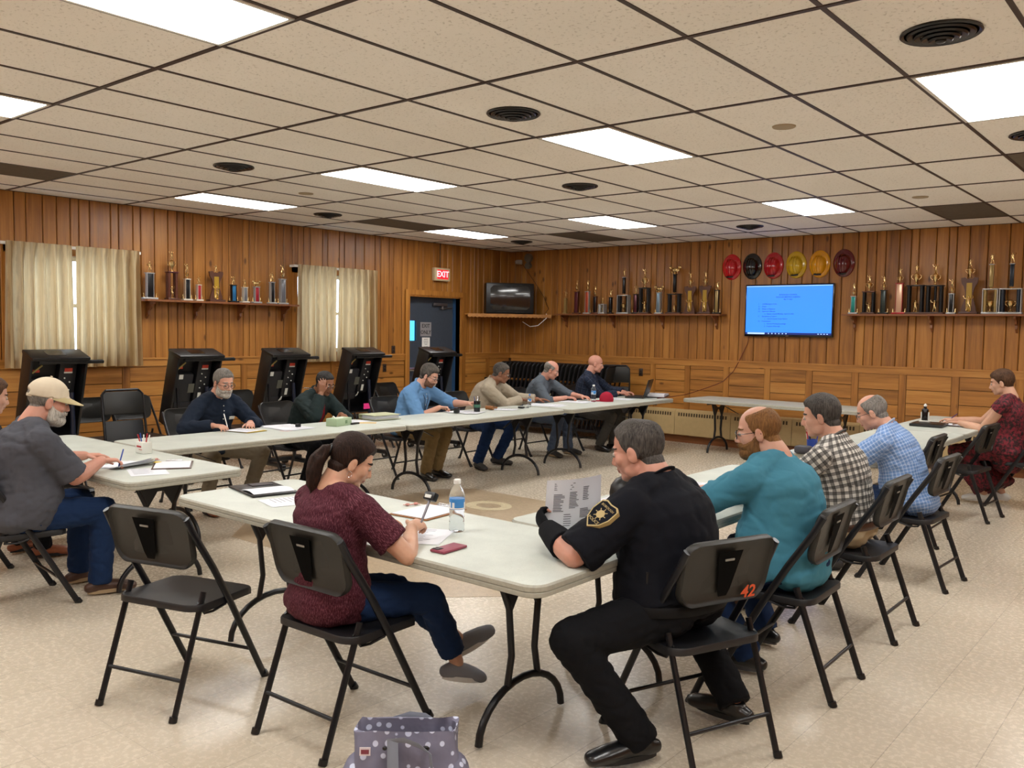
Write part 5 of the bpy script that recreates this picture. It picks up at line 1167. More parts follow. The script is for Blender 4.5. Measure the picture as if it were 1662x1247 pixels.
# 1 man in the cap
GTEE = cloth('charcoal_tee', '#4a4b52')
p = person('person in beige cap, grey tee and jeans writing at the left table', (4.33, -9.66), -6, SKR, size=1.04, hs=1.03, girth=1.24, belly=.09, lean=(4, 22), twist=-4, head=(-3, 12, 0), vox=.0045,
  hands={'R': ((4.40, -9.17, Z + .02), (.05, 1, -.05), (0, .1, -1), .55), 'L': ((4.06, -9.12, Z + .01), (.35, 1, 0), (0, 0, -1), .3)}, elbow={'R': (.5, -.5, -.6), 'L': (-.7, -.3, -.5)},
  feet={'R': ((4.47, -9.22, .09), (.25, 1, 0)), 'L': ((4.14, -9.20, .09), (-.1, 1, 0))}, hair={'kind': 'short', 'm': GREY, 't': .004, 'front': .04, 'low': -.045}, beard={'m': WHT, 't': .015},
  garments=[{'type': 'trousers', 'm': JEAN, 'bell': .068, 'waist': .04}, {'type': 'shirt', 'm': GTEE, 'sleeve': .92, 'sk': .022, 'hem': -.10, 'k': .016}], shoes={'m': LBR, 'sole': SOLT, 'lace': SOLT})
PEOPLE['cap'] = (p, (82, 660))
CAPM = cloth('cap_beige', '#cbbda6', weave=.4); q = p['q']; w = sstep(q[:, 2] - (.020 + .10 * (q[:, 1] - .0) * .25), 0, .006) * (np.abs(q[:, 0]) < .12) * (q[:, 2] < .16) * (np.abs(q[:, 1]) < .14)
gap = np.exp(-((q[:, 0] / .03) ** 2 + ((q[:, 2] - .038) / .016) ** 2) ** 2) * (q[:, 1] < -.05); w = w * (1 - gap)
cap = p['shell'](w, .013, 'cap', CAPM, sink=0)
mb = MB(); mb.M = p['HM']; n = 12; vs = []
for dz in (0, .004):
    for r in (0, 1):
        for k in range(n + 1):
            a = PI * k / n; rr = (.079, .092) if r == 0 else (.083, .172 + .0 * k); vs.append(V((rr[0] * math.cos(a), max(rr[1] * math.sin(a) + (.0 if r else .0), .0) + .005, .033 + dz - (.028 * math.sin(a) + .018 * math.cos(a) ** 2) * r)))
m_ = n + 1
mb.add(vs, [(k, m_ + k, m_ + k + 1, k + 1) for k in range(n)] + [(2 * m_ + k, 2 * m_ + k + 1, 3 * m_ + k + 1, 3 * m_ + k) for k in range(n)] + [(m_ + k, 3 * m_ + k, 3 * m_ + k + 1, m_ + k + 1) for k in range(n)], True); mb.build('brim', cloth('cap_brim', '#b9ab84', weave=.4), cap)
mb = MB(); mb.M = p['HM']; mb.ell((0, -.012, .136), (.007, .007, .004)); mb.build('cap_button', CAPM, cap)
mb = MB(); mb.M = p['HM']; mb.sweep([(.045 * math.cos(a), -.113 + .012 * math.cos(a) ** 2 * 1.5, .022) for a in [PI * k / 8 for k in range(9)]], [(.002, .009)] * 9, ref=(0, -1, 0), n=6); mb.build('strap', CAPM, cap)
def back_print(p, lines, z0, t0, size, material, name='back_print', xo=0, k=.03):
    P_, Rd = p['tp']([t0], k); _, R_ = p['sp'](t0); c = P_[0] + R_ @ V((xo, -Rd[0][1] - .006, 0)); mb = MB(); rnd = random.Random(5)
    for i, (ln) in enumerate(lines):
        x = -ln / 2
        while x < ln / 2:
            l = rnd.uniform(.008, .02); mb.box(c + R_ @ V((x + l / 2, 0, -i * size * 1.5)), (l * .8, .006, size), R_); x += l
    return mb.build(name, material, p['g'][-1]['obj'])
# 2 woman in maroon
MAR = cloth('maroon_heather', '#3f1621', heather='#7d4a56')
p = person('person with dark ponytail in maroon top writing at the nearest table', (6.88, -9.42), -2, SKL, size=.90, girth=1.14, belly=.03, lean=(-2, 10), female=True, head=(-28, 26, 0), vox=.0045,
  hands={'R': ((7.06, -9.11, Z + .015), (-.25, .9, .1), (-.5, 0, -1), .75), 'L': ((6.78, -9.08, Z), (.4, 1, 0), (0, 0, -1), .35)}, elbow={'R': (1, -.35, -.7), 'L': (-.8, -.2, -.5)},
  feet={'R': ((7.10, -8.86, .16), (.25, .9, -.25)), 'L': ((6.98, -8.72, .20), (.55, .75, .55), (-.2, -.45, .8))}, knees={'R': (.3, .2, 1), 'L': (.35, .2, 1)}, hair={'kind': 'ponytail', 'm': DBR, 't': .012, 'low': -.07, 'front': .062, 'r': .001, 'f': 35},
  garments=[{'type': 'trousers', 'm': JEAN, 'bell': .062, 'len': .84, 'waist': .03}, {'type': 'shirt', 'm': MAR, 'sleeve': .72, 'sk': .018, 'hem': -.16, 'k': .012, 'fold': .0045}], shoes={'m': SGY, 'sole': SOLW, 'lace': SOLW, 'high': False, 's': .92})
PEOPLE['maroon'] = (p, (556, 757))
mb = MB(); mb.M = p['HM']; mb.sweep([(.083 + .001 * math.cos(a), -.004 + .011 * math.cos(a), -.052 + .013 * math.sin(a)) for a in [k * PI / 7 for k in range(14)]], .0012, n=6, closed=True, cap=False); mb.build('hoop_earring', SILV, p['o'])
# 3 officer
NAVU = cloth('uniform_black', '#0d0f17', weave=.15)
p = person('person in black police uniform and black gloves reading a paper', (8.04, -8.56), 84, SKR, size=1.01, girth=1.31, hs=1.07, belly=.08, lean=(3, 26), twist=6, head=(10, 14, 0), vox=.0045,
  hands={'L': ((7.57, -8.83, .83), (-.75, .35, .35), (.3, .6, .1), .8), 'R': ((7.72, -8.50, .84), (-.9, -.2, .25), (.1, -.8, 0), .5)}, elbow={'L': (.3, -.9, -.6), 'R': (.2, .8, -.6)},
  feet={'L': ((8.03, -8.84, .105), (-.5, -.8, 0)), 'R': ((8.16, -8.30, .11), (-.9, .1, 0))}, knees={'L': (-.5, -.75, .5), 'R': (-.9, .4, .4)}, hair={'kind': 'crown', 'm': DKG, 't': .008, 'front': .086, 'low': -.06},
  garments=[{'type': 'trousers', 'm': BTR, 'bell': .075, 'waist': .12, 'belt': mat('duty_belt', '#0a0a0c', .65, spec=.2)}, {'type': 'shirt', 'm': NAVU, 'sleeve': .98, 'sk': .022, 'hem': .05, 'k': .014, 'collar': 1, 'fold': .004}], shoes={'m': LEA, 'sole': SOL, 'lace': BLK, 's': 1.1})
PEOPLE['officer'] = (p, (1058, 742)); OFF = p
GLV = cloth('glove_black', '#0b0c11', weave=.4)
for k in 'LR':
    mb = MB(); p['hand'](mb, k, .0035, False); e = p['el'][k] + (p['wr'][k] - p['el'][k]) * .36; mb.sweep([e, (e + p['wr'][k]) / 2, p['wr'][k]], [.062, .055, .044], n=14, cap=True)
    finish(remesh(mb, .005, 3), 'glove', GLV, p['o'])
PG = mat('patch_gold', '#b09a68', .5); so = p['g'][1]['obj']; c = p['sh']['L'] + (p['el']['L'] - p['sh']['L']) * .42; u = (p['el']['L'] - p['sh']['L']).normalized()
nrm = p['Mi'].to_3x3() @ V((-.15, -.95, .25)); nrm = (nrm - u * nrm.dot(u)).normalized(); lx = nrm.cross(u) * -1; PR = Matrix((lx, -u, nrm)).transposed()
if PR.determinant() < 0: lx = -lx; PR = Matrix((lx, -u, nrm)).transposed()
shield = [(-.048, .05), (-.03, .062), (0, .058), (.03, .062), (.048, .05), (.05, 0), (.035, -.04), (0, -.07), (-.035, -.04), (-.05, 0)]
c2 = c + nrm * .094
for sc, z0, m, nm in ((1, -.02, PG, 'patch_border'), (.9, .0005, NAVU, 'patch_field')):
    mb = MB(); mb.M = T4(c2, PR); mb.prism([(a * sc, b * sc) for a, b in shield], z0, .0015 + z0 * .0 + (.001 if sc < 1 else 0)); mb.build(nm, m, so)
mb = MB(); mb.M = T4(c2 + nrm * .0028, PR); I4 = Matrix.Identity(4)
mb.lathe([(.018, 0), (.017, .001)], (0, 0, 0), 16); mb.text('POLICE', .018, Matrix.Translation((0, -.036, 0)), .0005); mb.text('BOROUGH', .014, Matrix.Translation((0, .036, 0)), .0005); [mb.box((.022 * math.cos(a), .022 * math.sin(a), 0), (.003, .012, .001), Rz(a + PI / 2)) for a in [k * PI / 4 for k in range(8)]]; mb.build('patch_emblem', PG, so)
mb = MB(); mc = p['nb'] + p['RT'] @ V((-.10, .07, -.03)); mb.box(mc, (.04, .035, .07), p['RT'] @ Rx(-.4), .008); mb.sweep([mc + V((0, 0, -.03)), mc + V((-.02, .08, -.12)), mc + V((-.05, .02, -.3)), p['hip'] + V((-.22, .02, .14))], .004, n=8); mb.build('shoulder_microphone', BLK, p['o'])
rc = p['hip'] + V((-.225, .02, .03)); mb = MB(); mb.box(rc, (.035, .06, .15), Ry(.12), .008); mb.cyl(rc + V((0, -.02, .07)), rc + V((0, -.02, .16)), .006, 8); rd = mb.build('radio', BLK, p['o'])
mb = MB(); mb.box(rc + V((-.019, 0, .0)), (.004, .034, .026), Ry(.12)); mb.build('radio_display', mat('radio_blue', '#3a46a8', .3, emit='#3d4bc0', es=.5), rd); mb = MB(); [mb.ell(rc + V((-.021, -.015 + .015 * (i % 3), -.03 - .014 * (i // 3))), (.003, .004, .004), n=8, m=5) for i in range(6)]; mb.build('radio_button', LBLM, rd)
mb = MB(); mb.box(p['hip'] + V((-.2, .13, .07)), (.04, .03, .08), Rx(.3), .006); mb.build('holster_pouch', LEA, p['o'])
# 4 teal
TEAL = cloth('teal_jersey', '#437f95')
p = person('person in teal long sleeve shirt with ginger beard, seen from behind', (8.13, -7.60), 97, SKP, size=1.02, girth=1.36, belly=.09, lean=(2, 24), head=(14, 10, 0), vox=.005,
  hands={'L': ((7.50, -7.72, Z), (-1, .3, 0), (0, 0, -1), .3), 'R': ((7.50, -7.35, Z), (-1, -.3, 0), (0, 0, -1), .3)}, elbow={'L': (.3, -.6, -.5), 'R': (.3, .6, -.5)},
  feet={'L': ((7.96, -7.72, .1), (-1, -.1, 0)), 'R': ((7.86, -7.30, .1), (-1, .2, 0))}, hair={'kind': 'fringe', 'm': GIN, 't': .006, 'top': .082, 'low': -.055}, beard={'m': GIN, 't': .013}, glasses='dark',
  garments=[{'type': 'trousers', 'm': JEAN, 'bell': .07, 'waist': .05}, {'type': 'shirt', 'm': TEAL, 'sleeve': 1.9, 'sk': .016, 'hem': -.06, 'k': .013, 'fold': .006, 'ff': 7}], shoes={'m': LEA, 'sole': SHDG, 'lace': SWH, 's': 1.1})
PEOPLE['teal'] = (p, (1236, 710))
# 5 black and white plaid
BWP = plaid('plaid_black_white', '#c9c4bc', [('#1b1a1c', .46, 0, .66), ('#1b1a1c', .10, .6, .55)], .037)
p = person('person in black and white plaid shirt with dark greying hair, seen from behind', (8.07, -6.61), 95, SKP, size=1.02, girth=1.1, belly=.04, lean=(4, 22), head=(8, 10, 0),
  hands={'L': ((7.52, -6.80, Z), (-1, .2, 0), (0, 0, -1), .4), 'R': ((7.50, -6.40, Z), (-1, -.3, 0), (0, 0, -1), .3)}, elbow={'L': (.3, -.6, -.5), 'R': (.3, .6, -.5)},
  hair={'kind': 'short', 'm': DKG, 't': .011}, garments=[{'type': 'trousers', 'm': KHB, 'bell': .06, 'waist': .13, 'belt': LBR}, {'type': 'shirt', 'm': BWP, 'sleeve': 1.5, 'sk': .018, 'hem': .05, 'k': .012, 'collar': 1, 'fold': .006}], shoes={'m': LBR, 'sole': SOL})
PEOPLE['bw'] = (p, (1344, 672))
# 6 light blue check
BLC = plaid('check_light_blue', '#6f8fc0', [('#c3d0e2', .16, 0, .6), ('#3f5f96', .10, .5, .4)], .021)
p = person('person in light blue checked short sleeve shirt with glasses, leaning forward', (8.08, -5.40), 95, SKP, size=1.0, girth=1.08, belly=.05, lean=(10, 34), head=(8, 22, 0),
  hands={'L': ((7.50, -5.50, Z), (-1, .3, 0), (0, 0, -1), .4), 'R': ((7.46, -5.10, Z), (-1, -.2, 0), (0, 0, -1), .3)}, elbow={'L': (.3, -.7, -.5), 'R': (.3, .6, -.5)},
  hair={'kind': 'fringe', 'm': GREY, 't': .007, 'top': .078}, glasses='thin', garments=[{'type': 'trousers', 'm': JEAN2, 'bell': .06, 'waist': .05}, {'type': 'shirt', 'm': BLC, 'sleeve': .9, 'sk': .026, 'hem': -.10, 'k': .016, 'collar': 1, 'fold': .006}], shoes={'m': SHDG, 'sole': SOL})
PEOPLE['blue'] = (p, (1422, 676))
# 7 red dress
q_ = NT('dress_red_print'); v_ = q_.noise(q_.coord(), 38, 3, .6); q_.base(q_.ramp(v_, [(.42, '#1f0609'), (.50, '#530e1a'), (.62, '#761626')])); q_.set(Roughness=.8); RDP = q_.m
p = person('person with short brown hair in dark red patterned dress at the far right', (8.06, -2.02), 90, SKL, size=1.03, girth=1.2, belly=.05, lean=(0, 5), female=True, head=(4, 12, 0),
  hands={'L': ((7.62, -2.08, Z), (-1, .2, 0), (0, 0, -1), .3), 'R': ((7.50, -1.78, Z), (-1, -.1, 0), (0, 0, -1), .45)}, elbow={'L': (.3, -.4, -.9), 'R': (.3, .4, -.9)},
  feet={'L': ((7.86, -2.06, .1), (-.9, -.15, 0)), 'R': ((7.98, -1.86, .1), (-1, .1, 0))}, hair={'kind': 'short', 'm': BRN, 't': .012, 'low': -.05, 'front': .055},
  garments=[{'type': 'skirt', 'm': RDP}, {'type': 'shirt', 'name': 'dress_bodice', 'm': RDP, 'sleeve': .22, 'sk': .016, 'hem': -.1, 'k': .012, 'fold': .004}], shoes={'m': SWH, 'sole': SOLW, 'lace': SOLW, 'high': False, 's': .95})
PEOPLE['red'] = (p, (1627, 618))
# 8 bearded navy
NVS = cloth('navy_shirt', '#1b2433')
p = person('person with grey beard and glasses in navy shirt writing on a yellow pad', (2.56, -7.36), -84, SKP, size=1.0, girth=1.12, belly=.03, lean=(8, 30), head=(-6, 14, 0), vox=.0055, neck_fwd=.0,
  hands={'R': ((3.02, -7.57, Z), (.9, .35, 0), (0, .2, -1), .6), 'L': ((3.04, -7.22, Z), (.8, -.5, 0), (0, 0, -1), .45)}, elbow={'R': (-.2, -.8, -.5), 'L': (-.2, .8, -.5)},
  feet={'R': ((2.90, -7.56, .09), (1, -.1, 0)), 'L': ((2.75, -7.05, .09), (1, .15, 0))}, hair={'kind': 'short', 'm': GREY, 't': .008, 'front': .074}, beard={'m': WHT, 't': .011}, glasses='thin',
  garments=[{'type': 'trousers', 'm': KHL, 'bell': .062, 'waist': .1}, {'type': 'shirt', 'm': NVS, 'sleeve': 1.95, 'sk': .018, 'hem': -.05, 'k': .014, 'collar': 1, 'cuff': 1, 'placket': 1, 'buttons': 1}], shoes={'m': TANL, 'sole': SOL, 'lace': SOLT})
PEOPLE['navy'] = (p, (367, 628))
pp, rr = p['tp']([.70], .017); _, R_ = p['sp'](.70); mb = MB(); mb.box(pp[0] + R_ @ V((-.10, rr[0][1] * .93, 0)), (.055, .006, .026), R_); mb.build('name_badge', LBLM, p['g'][1]['obj'])
mb = MB(); mb.ell(p['nb'] + p['RT'] @ V((0, .065, -.02)), (.03, .012, .03)); mb.build('undershirt', WHITE, p['g'][1]['obj'])
# 9 dark green jacket
DGJ = cloth('jacket_dark_green', '#1f2a2a')
p = person('person in dark green jacket and red shirt resting forehead on a hand', (2.50, -6.28), -78, SKB, size=.98, girth=1.12, lean=(14, 38), head=(-4, 20, 0), vox=.0055,
  hands={'R': ((2.93, -6.36, 1.0), (.10, .10, .9), (-1, .3, 0), .35), 'L': ((2.98, -6.16, Z), (.9, -.3, 0), (0, 0, -1), .4)}, elbow={'R': (.5, -.5, -1), 'L': (-.2, .8, -.5)},
  feet={'R': ((2.75, -6.42, .09), (1, -.1, 0)), 'L': ((2.72, -6.10, .09), (1, .15, 0))}, hair={'kind': 'short', 'm': BLKH, 't': .006, 'front': .08}, glasses='thin',
  garments=[{'type': 'trousers', 'm': BTR, 'bell': .062}, {'type': 'shirt', 'name': 'jacket', 'm': DGJ, 'sleeve': 1.9, 'sk': .024, 'hem': -.06, 'k': .022, 'collar': 1, 'placket': 1, 'pm': cloth('red_shirt', '#7c1420')}], shoes={'m': LEA, 'sole': SOL})
PEOPLE['green'] = (p, (527, 627))
mb = MB(); pts = []
for t in (.2, .45, .7, .93): P_, Rd_ = p['tp']([t], .018); _, R_ = p['sp'](t); pts.append(P_[0] + R_ @ V((0, Rd_[0][1] + .004, 0)))
mb.sweep(pts, [(.04, .008), (.05, .01), (.055, .01), (.03, .01)], n=10); mb.build('shirt_front', cloth('red_shirt2', '#7c1420'), p['g'][1]['obj'])
# 10 light blue shirt
LBS = cloth('light_blue_shirt', '#6690bd')
p = person('person in light blue shirt with lanyard and glasses, sleeves rolled up', (2.62, -4.95), -76, SKP, size=1.02, girth=1.14, belly=.05, lean=(10, 34), head=(8, 24, 0), vox=.0055,
  hands={'R': ((3.06, -4.86, Z), (.6, .6, 0), (.2, 0, -1), .9), 'L': ((3.16, -4.50, Z + .03), (.9, .1, .2), (0, 0, -1), .7)}, elbow={'R': (-.3, -.8, -.4), 'L': (-.2, .7, -.5)},
  feet={'R': ((2.98, -4.98, .09), (1, -.2, 0)), 'L': ((2.95, -4.78, .09), (1, .1, 0))}, hair={'kind': 'short', 'm': SALT, 't': .013}, beard={'m': STUB, 't': .003}, glasses='thin',
  garments=[{'type': 'trousers', 'm': KHA, 'bell': .066, 'waist': .12}, {'type': 'shirt', 'm': LBS, 'sleeve': 1.25, 'sk': .022, 'hem': -.03, 'k': .014, 'collar': 1, 'placket': 1, 'buttons': 1}], shoes={'m': LEA, 'sole': SOL})
PEOPLE['bluesh'] = (p, (690, 615))
mb = MB(); nb, RT = p['nb'], p['RT']; A = [nb + RT @ V((s * .06, .05, .0)) for s in (-1, 1)]; P_, Rd_ = p['tp']([.55], .02); _, R_ = p['sp'](.55); E_ = P_[0] + R_ @ V((0, Rd_[0][1] + .012, 0))
mb.sweep([A[0], (A[0] + E_) / 2 + V((0, .03, 0)), E_], [(.006, .002)] * 3, n=6); mb.sweep([A[1], (A[1] + E_) / 2 + V((0, .03, 0)), E_], [(.006, .002)] * 3, n=6); mb.build('lanyard', mat('lanyard_navy', '#1c2438', .6), p['o'])
# 11 fleece
FLC = cloth('cream_fleece', '#a99d8a', weave=.8)
p = person('person in cream fleece and black glasses reaching over the table', (2.60, -3.76), -72, SKB, size=1.03, girth=1.15, belly=.03, lean=(14, 38), head=(18, 18, 0), vox=.0055,
  hands={'R': ((3.05, -3.42, Z + .01), (.75, .7, 0), (0, 0, -1), .2), 'L': ((3.06, -3.12, Z), (.85, .4, 0), (0, 0, -1), .2)}, elbow={'R': (-.1, -.8, -.5), 'L': (-.2, .7, -.5)},
  feet={'R': ((2.92, -4.06, .09), (.9, -.35, 0)), 'L': ((2.84, -3.62, .09), (1, .3, 0))}, hair={'kind': 'short', 'm': SALT, 't': .006, 'front': .082}, glasses='dark',
  garments=[{'type': 'trousers', 'm': JEAN, 'bell': .066}, {'type': 'shirt', 'name': 'fleece_pullover', 'm': FLC, 'sleeve': 1.9, 'sk': .024, 'hem': -.10, 'k': .02, 'collar': 1, 'fold': .005}], shoes={'m': SHDG, 'sole': SOL})
PEOPLE['fleece'] = (p, (820, 608))
# 12 polo
POL = cloth('polo_grey', '#565d66')
p = person('person in grey polo with receding hair, smiling down at papers', (2.56, -2.62), -72, SKR, size=1.0, girth=1.12, belly=.04, lean=(10, 30), head=(14, 22, 0), vox=.0055,
  hands={'R': ((3.12, -2.60, Z), (.8, .6, 0), (0, .2, -1), .5), 'L': ((3.16, -2.30, Z), (.9, -.2, 0), (0, 0, -1), .4)}, elbow={'R': (-.2, -.8, -.5), 'L': (-.2, .7, -.5)},
  feet={'R': ((2.92, -2.62, .09), (1, -.2, 0)), 'L': ((2.92, -2.26, .09), (1, .2, 0))}, hair={'kind': 'fringe', 'm': GREY, 't': .005, 'top': .05},
  garments=[{'type': 'trousers', 'm': JEANG, 'bell': .07}, {'type': 'shirt', 'name': 'polo_shirt', 'm': POL, 'sleeve': 1.3, 'sk': .016, 'hem': -.06, 'k': .014, 'collar': 1}], shoes={'m': SHDG, 'sole': SOLT})
PEOPLE['polo'] = (p, (893, 604))
pp, rr = p['tp']([.66], .015); _, R_ = p['sp'](.66); mb = MB(); M_ = T4(pp[0] + R_ @ V((-.075, rr[0][1] * .95 + .002, 0)), R_ @ Rx(-PI / 2)); mb.M = M_; mb.lathe([(.024, 0), (.022, .003)], (0, 0, 0), 16); mb.build('crest_badge', mat('crest_cream', '#c9bf9a', .5), p['g'][1]['obj'])
# 13 bald
NPL = plaid('plaid_navy', '#1a2337', [('#5f6b84', .07, 0, .7), ('#101624', .4, .3, .5)], .065)
p = person('person with shaved head in navy plaid shirt typing on the laptop', (2.74, -1.68), -70, SKR, size=1.03, girth=1.12, belly=.02, lean=(4, 16), head=(14, 10, 0), vox=.0055,
  hands={'R': ((3.18, -1.46, Z + .01), (.8, .5, 0), (0, 0, -1), .5), 'L': ((3.16, -1.26, Z + .01), (.9, .2, 0), (0, 0, -1), .5)}, elbow={'R': (-.2, -.7, -.6), 'L': (-.2, .7, -.5)},
  feet={'R': ((3.05, -1.70, .09), (1, -.2, 0)), 'L': ((3.08, -1.42, .09), (1, .2, 0))},
  garments=[{'type': 'trousers', 'm': GTR, 'bell': .064}, {'type': 'shirt', 'm': NPL, 'sleeve': 1.85, 'sk': .018, 'hem': -.06, 'k': .014, 'collar': 1, 'placket': 1}], shoes={'m': LEA, 'sole': SOL})
PEOPLE['bald'] = (p, (966, 595))
# 14 person cut by the left edge
p = person('person with brown hair in black, cut off by the left picture edge', (3.43, -9.64), 0, SKP, size=1.0, girth=1.05, lean=(6, 22), head=(-4, 12, 0),
  hands={'R': ((3.52, -9.20, .84), (-.3, .7, .5), (-.6, 0, -.5), .8), 'L': ((3.05, -9.13, Z), (.3, 1, 0), (0, 0, -1), .4)}, feet={'R': ((3.36, -9.10, .09), (.3, 1, 0)), 'L': ((3.1, -9.15, .09), (-.1, 1, 0))},
  hair={'kind': 'short', 'm': BRN, 't': .012}, garments=[{'type': 'trousers', 'm': BTR, 'bell': .062}, {'type': 'shirt', 'm': cloth('black_jumper', '#14151a'), 'sleeve': 1.9, 'sk': .016, 'k': .014}], shoes={'m': TANL, 'sole': SOL})
PEOPLE['edge'] = (p, (-12, 655))
back_print(PEOPLE['cap'][0], [.12, .15, .17], 0, .80, .010, mat('print_dark', '#2b2c33', .8), xo=-.02, k=.048)
for k_, (p_, t_) in PEOPLE.items(): p_['o']['hx'] = 0; del p_['o']['hx']
# ------------------------------------------------------------------ things on the tables
ZT = .741
PAP = mat('paper_white', '#dfe0e6', .75); PAPY = mat('paper_yellow', '#d9bc4a', .75); PAPT = mat('paper_tan', '#c9ad76', .75); PINK = mat('print_grey', '#8b8c94', .8)
def paper(x, y, w, h, rz, lab, n=1, m=None, lines=9, z=ZT, name='paper_sheet', group=None, cat='paper', fan=.0, seed=0, curl=0):
    t = empty(name, (x, y, z), rz, lab, cat, group); rnd = random.Random(seed)
    mb = MB()
    for k in range(n):
        a = rnd.uniform(-fan, fan); o = (rnd.uniform(-fan, fan) * .1, rnd.uniform(-fan, fan) * .1); R_ = Rz(a); z0 = .0008 + k * .0012; vs = []
        for i in range(7):
            for j in (0, 1):
                u = -w / 2 + w * i / 6; q = R_ @ V((u, -h / 2 + h * j, 0)); c_ = curl * max(0, (i - 3) / 3) ** 2; vs.append(V((q.x + o[0], q.y + o[1], z0 + c_)))
        mb.add(vs, [(2 * i, 2 * i + 2, 2 * i + 3, 2 * i + 1) for i in range(6)]); mb.add([v - V((0, 0, .0007)) for v in vs], [(2 * i, 2 * i + 1, 2 * i + 3, 2 * i + 2) for i in range(6)])
    sh_ = mb.build('sheet', m or PAP, t)
    if lines:
        mb = MB()
        for k in range(lines):
            l = w * rnd.uniform(.4, .62); yy = h * .40 - h * .8 * k / lines; mb.b2(-w * .40, -w * .40 + l, yy, yy + .0035, .0012 + n * .0012, .0014 + n * .0012)
        if not curl: mb.build('printed_lines', PINK, sh_)
    return t
LW, LH = .216, .279
def clipboard(x, y, rz, lab, board, m=PAP, seed=1, name='clipboard', cat='clipboard'):
    t = empty(name, (x, y, ZT), rz, lab, cat); mb = MB(); mb.box((0, 0, .003), (.235, .315, .004), bev=.001); mb.build('board', board, t)
    mb = MB(); mb.box((0, -.01, .0075), (.212, .275, .003)); mb.build('sheet', m, t)
    mb = MB(); mb.box((0, .138, .011), (.10, .022, .006), bev=.002); mb.cyl((-.05, .145, .014), (.05, .145, .014), .005); mb.build('clip', SILV, t); return t
def bottle(x, y, lab, s=1.0, cap=WHITE, full=True):
    t = empty('water_bottle', (x, y, ZT), 0, lab, 'bottle')
    BG = MATS.get('bottle_plastic')
    if not BG: q_ = NT('bottle_plastic'); q_.set(Transmission_Weight=.95, Roughness=.06); q_.b.inputs['IOR'].default_value = 1.12; q_.base(lin('#eef4f8')); BG = MATS['bottle_plastic'] = q_.m
    pr = [(.028, .0), (.032, .006), (.0315, .03), (.0295, .036), (.032, .042), (.0295, .055), (.032, .062), (.0295, .075), (.032, .082), (.0315, .092), (.031, .14), (.032, .148), (.026, .172), (.014, .190), (.0125, .205)]
    mb = MB(); mb.lathe([(r * s, z * s) for r, z in pr], n=24); mb.build('bottle_body', BG, t)
    mb = MB(); mb.lathe([(.0322 * s, .094 * s), (.0324 * s, .096 * s), (.0324 * s, .136 * s), (.0322 * s, .138 * s)], n=24); lb = mb.build('bottle_label', mat('label_blue', '#3f86c8', .4), t)
    mb = MB(); [mb.box((.0326 * s * math.cos(a), .0326 * s * math.sin(a), .112 * s), (.001, .011, .022 * s), Rz(a)) for a in (-1.9, -1.3, .4, 2.2)]; mb.lathe([(.0327 * s, .096 * s), (.0327 * s, .101 * s)], n=24); mb.build('label_print', WHITE, lb)
    mb = MB(); mb.lathe([(.0145 * s, .198 * s), (.015 * s, .2 * s), (.015 * s, .214 * s), (.012 * s, .217 * s)], n=16); mb.build('bottle_cap', cap, t); return t
def pen(x, y, z, rz, tilt, lab, m, m2=None, name='pen'):
    t = empty(name, (x, y, z), rz, lab, 'pen'); R_ = Ry(-tilt); mb = MB(); mb.sweep([R_ @ V((0, 0, 0)), R_ @ V((.012, 0, 0)), R_ @ V((.13, 0, 0))], [.001, .0045, .0045], n=8); mb.build('barrel', m, t)
    mb = MB(); mb.sweep([R_ @ V((.13, 0, 0)), R_ @ V((.142, 0, 0))], [.0047, .004], n=8); mb.build('pen_end', m2 or m, t); return t
REDM = mat('red_plastic', '#b02030', .35); BLUM = mat('blue_plastic', '#24408c', .35); WOODP = mat('pencil_wood', '#8f5a28', .5); GRN = mat('tissue_green', '#a3b795', .6)
# nearest table
bottle(7.06, -8.83, 'clear water bottle with blue label on the nearest table', 1.08)
t = empty('smartphone', (7.265, -9.095, ZT), .06, 'maroon cased phone lying face down near the nearest table edge', 'phone')
mb = MB(); mb.box((0, 0, .006), (.075, .15, .011), bev=.004); b_ = mb.build('phone_case', mat('phone_case_maroon', '#8a3a4c', .45), t)
mb = MB(); mb.box((-.016, -.052, .0125), (.034, .034, .003), bev=.001); [mb.cyl((-.016 + a, -.052 + b, .013), (-.016 + a, -.052 + b, .0155), .007) for a, b in ((-.008, -.008), (.008, .008), (-.008, .008))]; mb.build('camera_block', mat('camera_dark', '#2c161c', .3), b_)
clipboard(6.69, -8.64, .1, 'brown clipboard with white sheet beside the water bottle', WOODP)
paper(7.02, -9.0, LW, LH, .5, 'white sheet between the maroon sleeve and the phone', seed=3)
paper(5.98, -8.93, LW, LH, -.25, 'white sheet beside the open black notebook', seed=4)
t = empty('notebook', (5.63, -8.86, ZT), -.22, 'open black notebook holding a printed page on the nearest table', 'notebook')
mb = MB(); mb.box((0, 0, .006), (.36, .26, .010), bev=.004); mb.build('cover', BLK, t)
mb = MB(); mb.sweep([V((-.01, 0, .013)), V((.05, 0, .02)), V((.1, 0, .022)), V((.16, 0, .014))], [(.115, .001)] * 4, ref=(0, 1, 0), n=8); mb.build('page', PAP, t)
mb = MB(); mb.box((-.12, .03, .013), (.08, .12, .005), bev=.002); mb.build('pocket_items', mat('notebook_dark', '#2a2024', .5), t)
